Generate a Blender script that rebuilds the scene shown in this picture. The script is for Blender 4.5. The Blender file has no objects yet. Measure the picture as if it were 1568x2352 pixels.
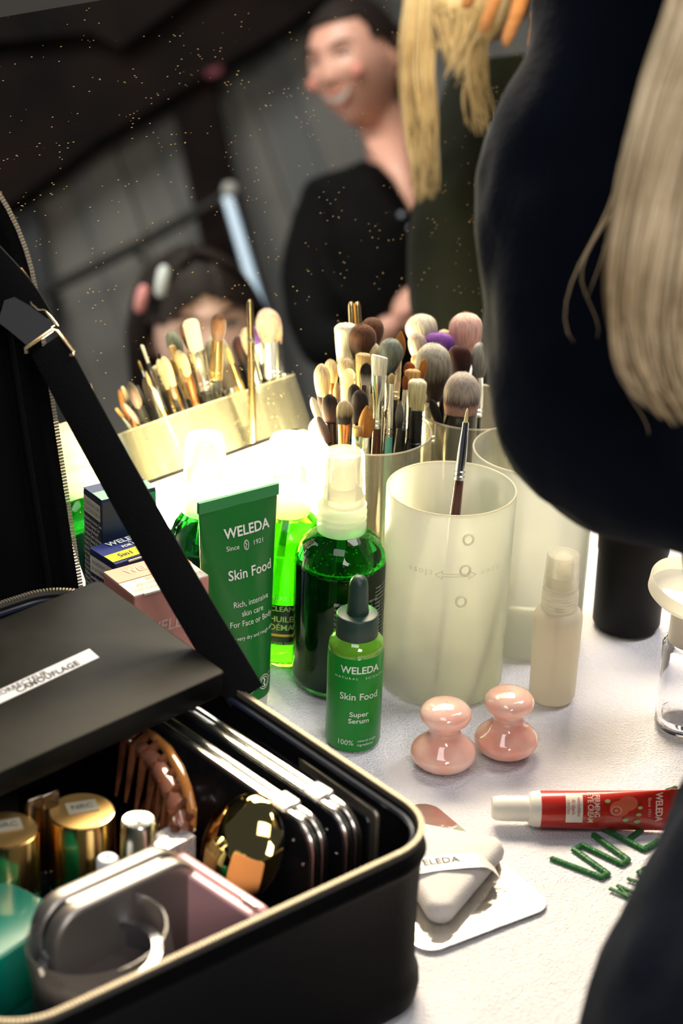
import bpy, bmesh, math, random
from mathutils import Vector, Matrix, Quaternion, noise
random.seed(7)
V = Vector
PI = math.pi
SC = bpy.context.scene
COL = SC.collection

# ------------------------------------------------------------ camera
FPX = 5000.0                                   # focal length in pixels of the 1568 x 2352 frame
CAM_H = 0.69                                   # height above the table top
PITCH = math.radians(25.6)
ROLL = math.radians(2.1)
_f = V((0, math.cos(PITCH), -math.sin(PITCH)))
_u0 = V((0, math.sin(PITCH), math.cos(PITCH)))
_r0 = V((1, 0, 0))
CR = _r0 * math.cos(ROLL) + _u0 * math.sin(ROLL)
CU = _u0 * math.cos(ROLL) - _r0 * math.sin(ROLL)
CF = _f
CC = V((0, 0, CAM_H))
cam_data = bpy.data.cameras.new('camera')
cam = bpy.data.objects.new('camera', cam_data)
COL.objects.link(cam)
_m = Matrix((CR, CU, -CF)).transposed().to_4x4()
_m.translation = CC
cam.matrix_world = _m
cam_data.sensor_fit = 'VERTICAL'
cam_data.sensor_height = 36.0
cam_data.lens = 36.0 * FPX / 2352.0
cam_data.clip_start = 0.02
cam_data.clip_end = 60
cam_data.dof.use_dof = True
cam_data.dof.focus_distance = 1.30
cam_data.dof.aperture_fstop = 7.6
SC.camera = cam

# ------------------------------------------------------------ colour management, world, lights
SC.view_settings.view_transform = 'Standard'
SC.view_settings.look = 'None'
SC.view_settings.exposure = 0.0
SC.view_settings.gamma = 1.0
SC.view_settings.use_curve_mapping = False
SC.cycles.max_bounces = 14
SC.cycles.transparent_max_bounces = 24
SC.cycles.transmission_bounces = 12
SC.cycles.glossy_bounces = 6
SC.cycles.caustics_reflective = True
SC.cycles.caustics_refractive = True
SC.cycles.blur_glossy = 1.0
SC.cycles.sample_clamp_indirect = 15.0
world = bpy.data.worlds.new('world')
SC.world = world
world.use_nodes = True
world.node_tree.nodes['Background'].inputs[0].default_value = (0.70, 0.78, 1.0, 1)
world.node_tree.nodes['Background'].inputs[1].default_value = 0.07


def area(name, loc, target, sx, sy, power, color):
    d = bpy.data.lights.new(name, 'AREA')
    d.shape = 'RECTANGLE'
    d.size = sx
    d.size_y = sy
    d.energy = power
    d.color = color
    o = bpy.data.objects.new(name, d)
    COL.objects.link(o)
    o.location = loc
    o.rotation_euler = (V(target) - V(loc)).to_track_quat('-Z', 'Y').to_euler()
    return o


area('key_lamp', (-0.05, 1.85, 0.92), (0.10, 0.98, 0.0), 0.75, 0.40, 40.0, (1.0, 0.84, 0.60))
area('window_daylight', (-0.10, 0.15, 1.70), (0.05, 1.0, 0.0), 0.9, 0.7, 11.0, (1.0, 0.965, 0.93))
area('hall_skylight', (1.3, 1.4, 2.4), (2.6, 0.0, 0.3), 1.6, 1.2, 90.0, (1.0, 0.95, 0.92))
area('hall_wall_wash', (4.6, 0.5, 3.2), (7.0, 0.0, 0.6), 2.5, 1.0, 105.0, (0.92, 0.95, 1.0))
area('hall_fill', (0.9, -1.6, 1.7), (2.3, 0.5, 0.5), 1.2, 1.0, 62.0, (1.0, 0.93, 0.88))  # unseen soft fill, added to brighten the women reflected in the mirror


# ------------------------------------------------------------ pixel helpers: rays of the photograph's camera
def ray(px, py):
    return CF + CR * ((px - 784) / FPX) + CU * ((1176 - py) / FPX)


def at(px, py, z=0.0):
    d = ray(px, py)
    return CC + d * ((z - CAM_H) / d.z)


def dep(px, py, d):
    return CC + ray(px, py) * d


def cupd(P):
    return (V(P) - CC).dot(CF)


# the mirror leans back and is turned to the right
NC = V((0.692, -0.081, 0.717)).normalized()
NM = (CR * NC.x + CU * NC.y - CF * NC.z).normalized()
MP = at(850, 988, 0.134) - NM * 0.0985
HN = V((NM.x, NM.y, 0)).normalized()          # horizontal direction out of the mirror
TN = V((-HN.y, HN.x, 0))                        # along the mirror: right and away
MU = TN.cross(NM) * -1 if (TN.cross(NM)).z < 0 else TN.cross(NM)   # up inside the mirror plane


def refl(P):
    P = V(P)
    return P - NM * (2 * (P - MP).dot(NM))


def vp(px, py, d):
    """real position of what the mirror shows at this pixel, d metres of light path away"""
    return refl(dep(px, py, d))


def mirror_at(s, q):
    """point in the mirror plane: s along, q up from the table"""
    B = V((MP.x, MP.y, 0))
    B = V((0.0165, 1.2836, 0))
    B = B - HN * ((B - MP).dot(NM) / HN.dot(NM))
    return B + TN * s + MU * q


# ------------------------------------------------------------ materials
def lin(c):
    if isinstance(c, str):
        c = c.lstrip('#')
        c = tuple(int(c[i:i + 2], 16) / 255 for i in (0, 2, 4))
        return tuple(x / 12.92 if x <= 0.04045 else ((x + 0.055) / 1.055) ** 2.4 for x in c)
    return tuple(c[:3])


MATS = {}


def pbr(name, color, rough=0.5, metal=0.0, coat=0.0, sheen=0.0, trans=0.0, ior=1.45, sss=0.0, sss_col=None,
        bump=0.0, bscale=200.0, emit=None, estr=0.0, spec=0.5, noise_col=None, nscale=30.0, nfac=1.0, alpha=1.0,
        stretch=None, aniso=0.0):
    if name in MATS:
        return MATS[name]
    m = bpy.data.materials.new(name)
    m.use_nodes = True
    nt = m.node_tree
    b = nt.nodes['Principled BSDF']
    c = lin(color)
    b.inputs['Base Color'].default_value = (*c, 1)
    b.inputs['Roughness'].default_value = rough
    b.inputs['Metallic'].default_value = metal
    b.inputs['Coat Weight'].default_value = coat
    b.inputs['Sheen Weight'].default_value = sheen
    b.inputs['Sheen Roughness'].default_value = 0.4
    b.inputs['Transmission Weight'].default_value = trans
    b.inputs['IOR'].default_value = ior
    b.inputs['Specular IOR Level'].default_value = spec
    b.inputs['Alpha'].default_value = alpha
    if aniso:
        b.inputs['Anisotropic'].default_value = aniso
    if sss:
        b.inputs['Subsurface Weight'].default_value = sss
        b.inputs['Subsurface Radius'].default_value = sss_col or (0.01, 0.005, 0.003)
        b.inputs['Subsurface Scale'].default_value = 1.0
    if emit is not None:
        b.inputs['Emission Color'].default_value = (*lin(emit), 1)
        b.inputs['Emission Strength'].default_value = estr
    tc = None
    if bump or noise_col is not None:
        tc = nt.nodes.new('ShaderNodeTexCoord')
        mp = nt.nodes.new('ShaderNodeMapping')
        if stretch:
            mp.inputs['Scale'].default_value = stretch
        nt.links.new(tc.outputs['Object'], mp.inputs['Vector'])
    if bump:
        n = nt.nodes.new('ShaderNodeTexNoise')
        n.inputs['Scale'].default_value = bscale
        n.inputs['Detail'].default_value = 3
        bp = nt.nodes.new('ShaderNodeBump')
        bp.inputs['Strength'].default_value = bump
        bp.inputs['Distance'].default_value = 0.001
        nt.links.new(mp.outputs[0], n.inputs['Vector'])
        nt.links.new(n.outputs[0], bp.inputs['Height'])
        nt.links.new(bp.outputs[0], b.inputs['Normal'])
    if noise_col is not None:
        n = nt.nodes.new('ShaderNodeTexNoise')
        n.inputs['Scale'].default_value = nscale
        n.inputs['Detail'].default_value = 4
        r = nt.nodes.new('ShaderNodeValToRGB')
        r.color_ramp.elements[0].position = 0.35
        r.color_ramp.elements[1].position = 0.68
        r.color_ramp.elements[0].color = (*c, 1)
        c2 = lin(noise_col)
        r.color_ramp.elements[1].color = tuple(c[i] + (c2[i] - c[i]) * nfac for i in range(3)) + (1,)
        nt.links.new(mp.outputs[0], n.inputs['Vector'])
        nt.links.new(n.outputs[0], r.inputs['Fac'])
        nt.links.new(r.outputs[0], b.inputs['Base Color'])
    MATS[name] = m
    return m


def frosted(name, color, clear=0.3, trans=0.5, rough=0.3, gloss=0.08):
    """milky plastic: part clear, part translucent, part matt, a little gloss"""
    if name in MATS:
        return MATS[name]
    m = bpy.data.materials.new(name)
    m.use_nodes = True
    nt = m.node_tree
    nt.nodes.clear()
    out = nt.nodes.new('ShaderNodeOutputMaterial')
    c = (*lin(color), 1)
    tr = nt.nodes.new('ShaderNodeBsdfTransparent')
    tr.inputs[0].default_value = tuple(0.35 + 0.65 * x for x in c[:3]) + (1,)
    tl = nt.nodes.new('ShaderNodeBsdfTranslucent')
    tl.inputs[0].default_value = c
    df = nt.nodes.new('ShaderNodeBsdfDiffuse')
    df.inputs[0].default_value = c
    gl = nt.nodes.new('ShaderNodeBsdfGlossy')
    gl.inputs['Roughness'].default_value = rough
    m1 = nt.nodes.new('ShaderNodeMixShader')
    m1.inputs[0].default_value = trans
    nt.links.new(df.outputs[0], m1.inputs[1])
    nt.links.new(tl.outputs[0], m1.inputs[2])
    m2 = nt.nodes.new('ShaderNodeMixShader')
    m2.inputs[0].default_value = clear
    nt.links.new(m1.outputs[0], m2.inputs[1])
    nt.links.new(tr.outputs[0], m2.inputs[2])
    lw = nt.nodes.new('ShaderNodeFresnel')
    lw.inputs[0].default_value = 1.45
    m3 = nt.nodes.new('ShaderNodeMixShader')
    fm_ = nt.nodes.new('ShaderNodeMath')
    fm_.operation = 'MULTIPLY'
    fm_.inputs[1].default_value = 0.45
    nt.links.new(lw.outputs[0], fm_.inputs[0])
    nt.links.new(fm_.outputs[0], m3.inputs[0])
    nt.links.new(m2.outputs[0], m3.inputs[1])
    nt.links.new(gl.outputs[0], m3.inputs[2])
    nt.links.new(m3.outputs[0], out.inputs[0])
    MATS[name] = m
    return m


def bristle_mat(name, base, tip, pos=0.5, soft=0.25):
    """bristles: dyed from root to tip, fine streaks"""
    if name in MATS:
        return MATS[name]
    m = pbr(name, base, 0.75, sheen=0.25)
    nt = m.node_tree
    b = nt.nodes['Principled BSDF']
    tc = nt.nodes.new('ShaderNodeTexCoord')
    sp = nt.nodes.new('ShaderNodeSeparateXYZ')
    nt.links.new(tc.outputs['Generated'], sp.inputs[0])
    n = nt.nodes.new('ShaderNodeTexNoise')
    n.inputs['Scale'].default_value = 1.0
    n.inputs['Detail'].default_value = 2
    mp = nt.nodes.new('ShaderNodeMapping')
    mp.inputs['Scale'].default_value = (900, 900, 60)
    nt.links.new(tc.outputs['Object'], mp.inputs[0])
    nt.links.new(mp.outputs[0], n.inputs['Vector'])
    ma = nt.nodes.new('ShaderNodeMath')
    ma.operation = 'MULTIPLY_ADD'
    nt.links.new(n.outputs[0], ma.inputs[0])
    ma.inputs[1].default_value = 0.30
    nt.links.new(sp.outputs[2], ma.inputs[2])
    r = nt.nodes.new('ShaderNodeValToRGB')
    p = pos + 0.15
    r.color_ramp.elements[0].position = max(0.0, p - soft)
    r.color_ramp.elements[1].position = min(1.0, p + soft)
    r.color_ramp.elements[0].color = (*lin(base), 1)
    r.color_ramp.elements[1].color = (*lin(tip), 1)
    nt.links.new(ma.outputs[0], r.inputs['Fac'])
    mx = nt.nodes.new('ShaderNodeMixRGB')
    mx.blend_type = 'MULTIPLY'
    mx.inputs[0].default_value = 0.55
    r2 = nt.nodes.new('ShaderNodeValToRGB')
    r2.color_ramp.elements[0].position = 0.35
    r2.color_ramp.elements[1].position = 0.6
    r2.color_ramp.elements[0].color = (0.45, 0.45, 0.45, 1)
    nt.links.new(n.outputs[0], r2.inputs['Fac'])
    nt.links.new(r.outputs[0], mx.inputs[1])
    nt.links.new(r2.outputs[0], mx.inputs[2])
    nt.links.new(mx.outputs[0], b.inputs['Base Color'])
    # hair lets light through
    tl = nt.nodes.new('ShaderNodeBsdfTranslucent')
    nt.links.new(mx.outputs[0], tl.inputs[0])
    ms = nt.nodes.new('ShaderNodeMixShader')
    ms.inputs[0].default_value = 0.3
    out = nt.nodes['Material Output']
    nt.links.new(b.outputs[0], ms.inputs[1])
    nt.links.new(tl.outputs[0], ms.inputs[2])
    nt.links.new(ms.outputs[0], out.inputs[0])
    return m


# ------------------------------------------------------------ object helpers
INV = {}


def tag(o, label=None, cat=None, group=None, kind=None):
    if label:
        o['label'] = label
    if cat:
        o['category'] = cat
    if group:
        o['group'] = group
    if kind:
        o['kind'] = kind
    return o


def thing(name, label, cat, loc=(0, 0, 0), rot=None, group=None):
    o = bpy.data.objects.new(name, None)
    o.empty_display_size = 0.02
    COL.objects.link(o)
    o.location = loc
    q = Quaternion()
    if rot is not None:
        q = rot if isinstance(rot, Quaternion) else Quaternion((0, 0, 1), rot)
        o.rotation_mode = 'QUATERNION'
        o.rotation_quaternion = q
    INV[o.name] = (Matrix.Translation(V(loc)) @ q.to_matrix().to_4x4()).inverted()
    return tag(o, label, cat, group)


class MB:
    """collects shapes for ONE mesh object"""

    def __init__(self):
        self.v, self.f, self.mi = [], [], []

    def add(self, vs, fs, mi=0, xf=None):
        n = len(self.v)
        self.v += [(xf @ V(p)) if xf else V(p) for p in vs]
        self.f += [tuple(i + n for i in f) for f in fs]
        self.mi += [mi] * len(fs)
        return self

    def lathe(self, prof, n=48, xf=None, mi=0, sy=1.0, cap=True):
        vs, fs = [], []
        k = len(prof)
        for (r, z) in prof:
            for i in range(n):
                a = 2 * PI * i / n
                vs.append((r * math.cos(a), r * math.sin(a) * sy, z))
        for j in range(k - 1):
            for i in range(n):
                i2 = (i + 1) % n
                fs.append((j * n + i, j * n + i2, (j + 1) * n + i2, (j + 1) * n + i))
        if cap:
            fs.append(tuple(range(n - 1, -1, -1)))
            fs.append(tuple((k - 1) * n + i for i in range(n)))
        return self.add(vs, fs, mi, xf)

    def tube(self, pts, r, n=10, closed=False, mi=0, xf=None, flat=1.0, upv=None):
        pts = [V(p) for p in pts]
        k = len(pts)
        rs = r if isinstance(r, (list, tuple)) else [r] * k
        vs, fs = [], []
        prev = None
        for j in range(k):
            if closed:
                t = pts[(j + 1) % k] - pts[j - 1]
            else:
                t = pts[min(j + 1, k - 1)] - pts[max(j - 1, 0)]
            t = t.normalized() if t.length > 1e-9 else V((0, 0, 1))
            if upv is not None:
                a = V(upv)
            elif prev is not None:
                a = prev
            else:
                a = V((0, 0, 1)) if abs(t.z) < 0.9 else V((1, 0, 0))
            s = a.cross(t)
            if s.length < 1e-6:
                s = V((1, 0, 0)).cross(t)
            s.normalize()
            u = t.cross(s).normalized()
            prev = u
            for i in range(n):
                w = 2 * PI * i / n
                vs.append(pts[j] + s * (rs[j] * math.cos(w)) + u * (rs[j] * flat * math.sin(w)))
        for j in range(k if closed else k - 1):
            j2 = (j + 1) % k
            for i in range(n):
                i2 = (i + 1) % n
                fs.append((j * n + i, j * n + i2, j2 * n + i2, j2 * n + i))
        if not closed:
            fs.append(tuple(range(n - 1, -1, -1)))
            fs.append(tuple((k - 1) * n + i for i in range(n)))
        return self.add(vs, fs, mi, xf)

    def box(self, c, s, xf=None, mi=0):
        x, y, z = [q / 2 for q in s]
        vs = [(c[0] + a * x, c[1] + b * y, c[2] + d * z) for d in (-1, 1) for (a, b) in ((-1, -1), (1, -1), (1, 1), (-1, 1))]
        fs = [(3, 2, 1, 0), (4, 5, 6, 7), (0, 1, 5, 4), (1, 2, 6, 5), (2, 3, 7, 6), (3, 0, 4, 7)]
        return self.add(vs, fs, mi, xf)

    def rbox(self, s, r, seg=5, xf=None, mi=0, er=0.0):
        """slab lying in XY, corner radius r in plan, small edge radius er, centred"""
        x, y, h = s[0] / 2, s[1] / 2, s[2] / 2
        def ring(inset, z):
            o = []
            rr = max(r - inset, 1e-5)
            for (cx, cy, a0) in ((x - r, y - r, 0), (-x + r, y - r, PI / 2), (-x + r, -y + r, PI), (x - r, -y + r, 1.5 * PI)):
                for i in range(seg + 1):
                    a = a0 + PI / 2 * i / seg
                    o.append((cx + rr * math.cos(a), cy + rr * math.sin(a), z))
            return o
        rings = []
        if er > 0:
            for i in range(4):
                a = PI / 2 * i / 3
                rings.append(ring(er * (1 - math.sin(a)), -h + er * (1 - math.cos(a))))
            for i in range(4):
                a = PI / 2 * i / 3
                rings.append(ring(er * (1 - math.cos(a)), h - er * (1 - math.sin(a))))
        else:
            rings = [ring(0, -h), ring(0, h)]
        n = len(rings[0])
        vs = [p for q in rings for p in q]
        fs = []
        for j in range(len(rings) - 1):
            for i in range(n):
                i2 = (i + 1) % n
                fs.append((j * n + i, j * n + i2, (j + 1) * n + i2, (j + 1) * n + i))
        fs.append(tuple(range(n - 1, -1, -1)))
        fs.append(tuple((len(rings) - 1) * n + i for i in range(n)))
        return self.add(vs, fs, mi, xf)

    def sphere(self, c, r, n=24, m=16, xf=None, mi=0):
        rr = r if isinstance(r, (tuple, list)) else (r, r, r)
        vs, fs = [], []
        for j in range(m + 1):
            t = PI * j / m
            for i in range(n):
                a = 2 * PI * i / n
                vs.append((c[0] + rr[0] * math.sin(t) * math.cos(a), c[1] + rr[1] * math.sin(t) * math.sin(a), c[2] - rr[2] * math.cos(t)))
        for j in range(m):
            for i in range(n):
                i2 = (i + 1) % n
                fs.append((j * n + i, j * n + i2, (j + 1) * n + i2, (j + 1) * n + i))
        return self.add(vs, fs, mi, xf)

    def build(self, name, mats, parent=None, smooth=True, world_co=False, angle=40, mod=None):
        me = bpy.data.meshes.new(name)
        if world_co and parent is not None:
            inv = INV[parent.name]
            self.v = [inv @ V(p) for p in self.v]
        me.from_pydata([tuple(p) for p in self.v], [], self.f)
        if not isinstance(mats, (list, tuple)):
            mats = [mats]
        for m in mats:
            me.materials.append(m)
        for p, k in zip(me.polygons, self.mi):
            p.material_index = k
        bm = bmesh.new()
        bm.from_mesh(me)
        bmesh.ops.remove_doubles(bm, verts=bm.verts, dist=1e-7)
        if len(bm.faces) < 60000:
            bmesh.ops.recalc_face_normals(bm, faces=bm.faces)
        for f in bm.faces:
            f.smooth = smooth and len(f.verts) <= 8
        if smooth and angle < 180:
            lim = math.radians(angle)
            for e in bm.edges:
                if len(e.link_faces) == 2 and e.calc_face_angle(0) > lim:
                    e.smooth = False
        bm.to_mesh(me)
        bm.free()
        o = bpy.data.objects.new(name, me)
        COL.objects.link(o)
        if parent is not None:
            o.parent = parent
            INV[o.name] = INV.get(parent.name, Matrix())
        else:
            INV[o.name] = Matrix()
        return o


# ------------------------------------------------------------ lettering
_tcache = {}


def text_geo(s, size=1.0, bold=0.0, space=1.0, align='CENTER', shear=0.0):
    key = (s, bold, space, align, shear)
    if key not in _tcache:
        cu = bpy.data.curves.new('lettering', 'FONT')
        cu.body = s
        cu.size = 1.0
        cu.offset = bold
        cu.space_character = space
        cu.align_x = align
        cu.align_y = 'CENTER'
        cu.shear = shear
        cu.resolution_u = 3
        ob = bpy.data.objects.new('lettering', cu)
        COL.objects.link(ob)
        dg = bpy.context.evaluated_depsgraph_get()
        me = bpy.data.meshes.new_from_object(ob.evaluated_get(dg))
        vs = [(v.co.x, v.co.y) for v in me.vertices]
        fs = [tuple(p.vertices) for p in me.polygons]
        bpy.data.objects.remove(ob)
        bpy.data.curves.remove(cu)
        bpy.data.meshes.remove(me)
        _tcache[key] = (vs, fs)
    vs, fs = _tcache[key]
    return [(x * size, y * size) for x, y in vs], fs


def put_text(mb, s, size, cx, cy, mapper, bold=0.0, space=1.0, align='CENTER', rot=0.0, sx=1.0, mi=0, shear=0.0):
    vs, fs = text_geo(s, size, bold, space, align, shear)
    c, d = math.cos(rot), math.sin(rot)
    out = []
    for x, y in vs:
        x *= sx
        out.append(mapper(cx + x * c - y * d, cy + x * d + y * c))
    mb.add(out, fs, mi)


def put_patch(mb, x0, x1, y0, y1, mapper, n=12, m=2, mi=0):
    vs, fs = [], []
    for j in range(m + 1):
        for i in range(n + 1):
            vs.append(mapper(x0 + (x1 - x0) * i / n, y0 + (y1 - y0) * j / m))
    for j in range(m):
        for i in range(n):
            a = j * (n + 1) + i
            fs.append((a, a + 1, a + n + 2, a + n + 1))
    mb.add(vs, fs, mi)


def put_line(mb, pts, w, mapper, mi=0):
    """a flat printed stroke"""
    for (a, b) in zip(pts[:-1], pts[1:]):
        a, b = V((*a, 0)), V((*b, 0))
        t = (b - a)
        L = t.length
        if L < 1e-9:
            continue
        t /= L
        s = V((-t.y, t.x, 0)) * (w / 2)
        k = max(1, int(L / 0.002))
        vs, fs = [], []
        for i in range(k + 1):
            p = a + t * (L * i / k)
            q, r = p + s, p - s
            vs += [mapper(q.x, q.y), mapper(r.x, r.y)]
        for i in range(k):
            fs.append((2 * i, 2 * i + 1, 2 * i + 3, 2 * i + 2))
        mb.add(vs, fs, mi)


def circle_pts(cx, cy, r, n=28, ry=None):
    ry = ry or r
    return [(cx + r * math.cos(2 * PI * i / n), cy + ry * math.sin(2 * PI * i / n)) for i in range(n + 1)]


def cyl_map(r, a0=0.0, eps=0.00025):
    """x along the circumference, y up; x = 0 faces the camera side (-Y) turned by a0"""
    def f(x, y):
        a = -PI / 2 + a0 + x / r
        return V(((r + eps) * math.cos(a), (r + eps) * math.sin(a), y))
    return f


def plane_map(o, ex, ey, eps=0.0003):
    o, ex, ey = V(o), V(ex).normalized(), V(ey).normalized()
    n = ex.cross(ey).normalized()
    def f(x, y):
        return o + ex * x + ey * y + n * eps
    return f


def rows(n0, n1, step):
    y = n0
    while y > n1:
        yield y
        y -= step

# ============================================================ THE SETTING
XW = 7.0                                        # the hall's boarded wall stands 7 m off, seen in the mirror
VC = refl(CC)


def wallpt(px, py, off=0.0):
    q = vp(px, py, 1.0)
    d = q - VC
    return VC + d * ((XW - off - VC.x) / d.x)


M_board = pbr('weathered_boards', (0.115, 0.112, 0.108), 0.8, noise_col=(0.17, 0.150, 0.125), nscale=1.2, bump=0.3, bscale=30, stretch=(1, 6, 0.5))
M_beam = pbr('dark_beam', (0.0035, 0.0025, 0.002), 0.8, spec=0.1, noise_col=(0.012, 0.006, 0.0045), nscale=3)
M_floor = pbr('concrete_floor', (0.16, 0.15, 0.14), 0.8, noise_col=(0.22, 0.20, 0.18), nscale=4)
mb = MB()
y = -4.0
k = 0
while y < 4.2:
    w = 0.19 + 0.03 * math.sin(k * 2.3)
    o = 0.012 * ((k * 7) % 3)
    mb.box((XW + 0.05 - o, y + w / 2, 1.0), (0.1, w - 0.006, 4.4))
    y += w
    k += 1
tag(mb.build('wall_back', M_board, smooth=False), kind='structure')
mb = MB()
mb.box((2.2, 0.8, -0.80), (10.5, 10.0, 0.10))
tag(mb.build('floor', M_floor, smooth=False), kind='structure')


def wall_prism(name, px_poly, mat, d=0.14, off=0.03):
    a = [wallpt(x, y, off) for x, y in px_poly]
    b = [p + V((-d, 0, 0)) for p in a]
    n = len(a)
    fs = [tuple(range(n)), tuple(range(2 * n - 1, n - 1, -1))] + [(i, (i + 1) % n, n + (i + 1) % n, n + i) for i in range(n)]
    return tag(MB().add(a + b, fs).build(name, mat, smooth=False), kind='structure')


wall_prism('beam_rafter', [(-420, 620), (-420, 400), (330, -60), (860, -60), (640, 95), (250, 330), (60, 470), (-60, 540)], M_beam, 0.22)
wall_prism('beam_tie', [(-420, 120), (-60, 128), (235, 100), (300, 135), (560, -60), (560, -420), (-420, -420)], M_beam, 0.30)
wall_prism('beam_post', [(395, 200), (485, 150), (545, 420), (640, 800), (680, 1080), (575, 1080), (520, 800)], M_beam, 0.16)
wall_prism('beam_upright', [(-60, 520), (95, 480), (130, 700), (150, 900), (160, 1300), (-60, 1300)], pbr('dark_upright', (0.035, 0.036, 0.036), 0.8), 0.10)
wall_prism('trim_panel', [(-420, 120), (-60, 128), (235, 100), (300, 135), (140, 300), (-60, 420), (-420, 640)],
           pbr('brown_panel', (0.050, 0.040, 0.028), 0.8), 0.04, 0.02)
wall_prism('trim_red_mark', [(195, 185), (225, 178), (222, 200), (198, 208)], pbr('dull_red', (0.10, 0.012, 0.012), 0.7), 0.10, 0.12)
wall_prism('trim_red_sign', [(478, 168), (515, 158), (512, 176), (482, 186)], pbr('dull_red2', (0.12, 0.012, 0.02), 0.7), 0.10, 0.20)

# ---- handrail on the far wall
rp = [wallpt(100, 672, 0.35), wallpt(300, 572, 0.35), wallpt(545, 436, 0.35)]
rail = thing('handrail', 'slim dark metal handrail rising towards the upright light tube in the mirror', 'railing', tuple(rp[0]))
MB().tube(rp, 0.022, 12).build('rail', pbr('rail_metal', (0.02, 0.017, 0.013), 0.5, 0.6), rail, world_co=True)
for q in (rp[0], rp[1]):
    MB().tube([q, q + V((0.36, 0, -0.02))], 0.012, 8).build('bracket', MATS['rail_metal'], rail, world_co=True)

# ---- light tube on a stand
D_T = 4.6
a, b = vp(522, 452, D_T), vp(613, 760, D_T)
b2 = vp(660, 930, D_T)
lt = thing('light_tube', 'upright blue-white light tube on a slim stand, seen in the mirror', 'lamp', (b2.x, b2.y, -0.75))
MB().tube([a, b, b2], 0.0115, 14).build('tube', pbr('tube_glow', (0.5, 0.6, 0.7), 0.3, emit=(0.45, 0.62, 0.85), estr=0.62), lt, world_co=True)
MB().tube([b2, V((b2.x, b2.y, -0.74))], 0.012, 10).build('stand_pole', M_beam, lt, world_co=True)
j = vp(528, 436, D_T)
MB().sphere(tuple(j), 0.018).build('top_cap', pbr('cap_white', (0.30, 0.30, 0.28), 0.5), lt, world_co=True)
for k in range(3):
    an = k * 2.094 + 0.3
    MB().tube([V((b2.x, b2.y, -0.45)), V((b2.x + 0.35 * math.cos(an), b2.y + 0.35 * math.sin(an), -0.74))], 0.010, 8).build('leg', M_beam, lt, world_co=True)

# ============================================================ TABLE AND TOWEL
O0 = mirror_at(0, 0)
rot_t = math.atan2(TN.y, TN.x)
H0, H1, T0, T1 = -0.30, 0.462, -0.75, 0.60


def tab(t, h, z=0.0):
    return V((O0.x, O0.y, 0)) + TN * t + HN * h + V((0, 0, z))


tc_ = tab((T0 + T1) / 2, (H0 + H1) / 2)
table = thing('folding_table', 'long table under the white embroidered towel', 'table', (tc_.x, tc_.y, -0.75), rot_t)
M_table = pbr('table_top', (0.35, 0.33, 0.30), 0.6)
MB().rbox((T1 - T0, H1 - H0, 0.03), 0.02, xf=Matrix.Translation((0, 0, 0.75 - 0.021)), er=0.003).build('tabletop', M_table, table)
for sx in (-1, 1):
    for sy in (-1, 1):
        MB().tube([(sx * 0.62, sy * 0.33, 0.715), (sx * 0.62, sy * 0.33, 0.0)], 0.016, 12).build('leg', M_beam, table)

M_towel = pbr('terry_towel', (0.77, 0.765, 0.83), 0.95, sheen=0.3, bump=0.9, bscale=420)
nt = M_towel.node_tree
tc = nt.nodes.new('ShaderNodeTexCoord')
w1 = nt.nodes.new('ShaderNodeTexVoronoi')
w1.inputs['Scale'].default_value = 750
w2 = nt.nodes.new('ShaderNodeTexNoise')
w2.inputs['Scale'].default_value = 120
ad = nt.nodes.new('ShaderNodeMath')
ad.operation = 'ADD'
nt.links.new(tc.outputs['Object'], w1.inputs['Vector'])
nt.links.new(tc.outputs['Object'], w2.inputs['Vector'])
nt.links.new(w1.outputs['Distance'], ad.inputs[0])
nt.links.new(w2.outputs[0], ad.inputs[1])
bp = [n for n in nt.nodes if n.type == 'BUMP'][0]
nt.links.new(ad.outputs[0], bp.inputs['Height'])
towel = thing('towel', 'white terry towel with green embroidered lettering spread under everything on the table', 'towel', (tc_.x, tc_.y, 0.0), rot_t)
mb = MB()
NX, NY = 260, 120
sx_, sy_ = (T1 - T0) - 0.02, (H1 - H0) + 0.006
vs, fs = [], []
for j in range(NY + 1):
    for i in range(NX + 1):
        x, y = -sx_ / 2 + sx_ * i / NX, -sy_ / 2 + sy_ * j / NY
        z = -0.0012 + 0.0011 * noise.noise(V((x * 9, y * 9, 0))) + 0.0006 * noise.noise(V((x * 30, y * 30, 3)))
        vs.append((x, y, min(z, 0.0)))
for j in range(NY):
    for i in range(NX):
        q = j * (NX + 1) + i
        fs.append((q, q + 1, q + NX + 2, q + NX + 1))
mb.add(vs, fs)
# hems that fold down the near and far edge
for sgn in (-1, 1):
    vs, fs = [], []
    for i in range(81):
        x = -sx_ / 2 + sx_ * i / 80
        for (dy, dz) in ((0, -0.001), (0.004, -0.003), (0.005, -0.030), (0.007 + 0.004 * math.sin(x * 30), -0.16)):
            vs.append((x, sgn * (sy_ / 2 + dy), dz))
    for i in range(80):
        for q in range(3):
            fs.append((i * 4 + q, i * 4 + q + 1, i * 4 + q + 5, i * 4 + q + 4))
    mb.add(vs, fs)
mb.build('towel_cloth', M_towel, towel)

# embroidery: satin stitch, a padded strand wound with thread
M_thread = pbr('green_thread', (0.010, 0.115, 0.026), 0.45, noise_col=(0.03, 0.24, 0.06), nscale=900, sheen=0.3)


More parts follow.
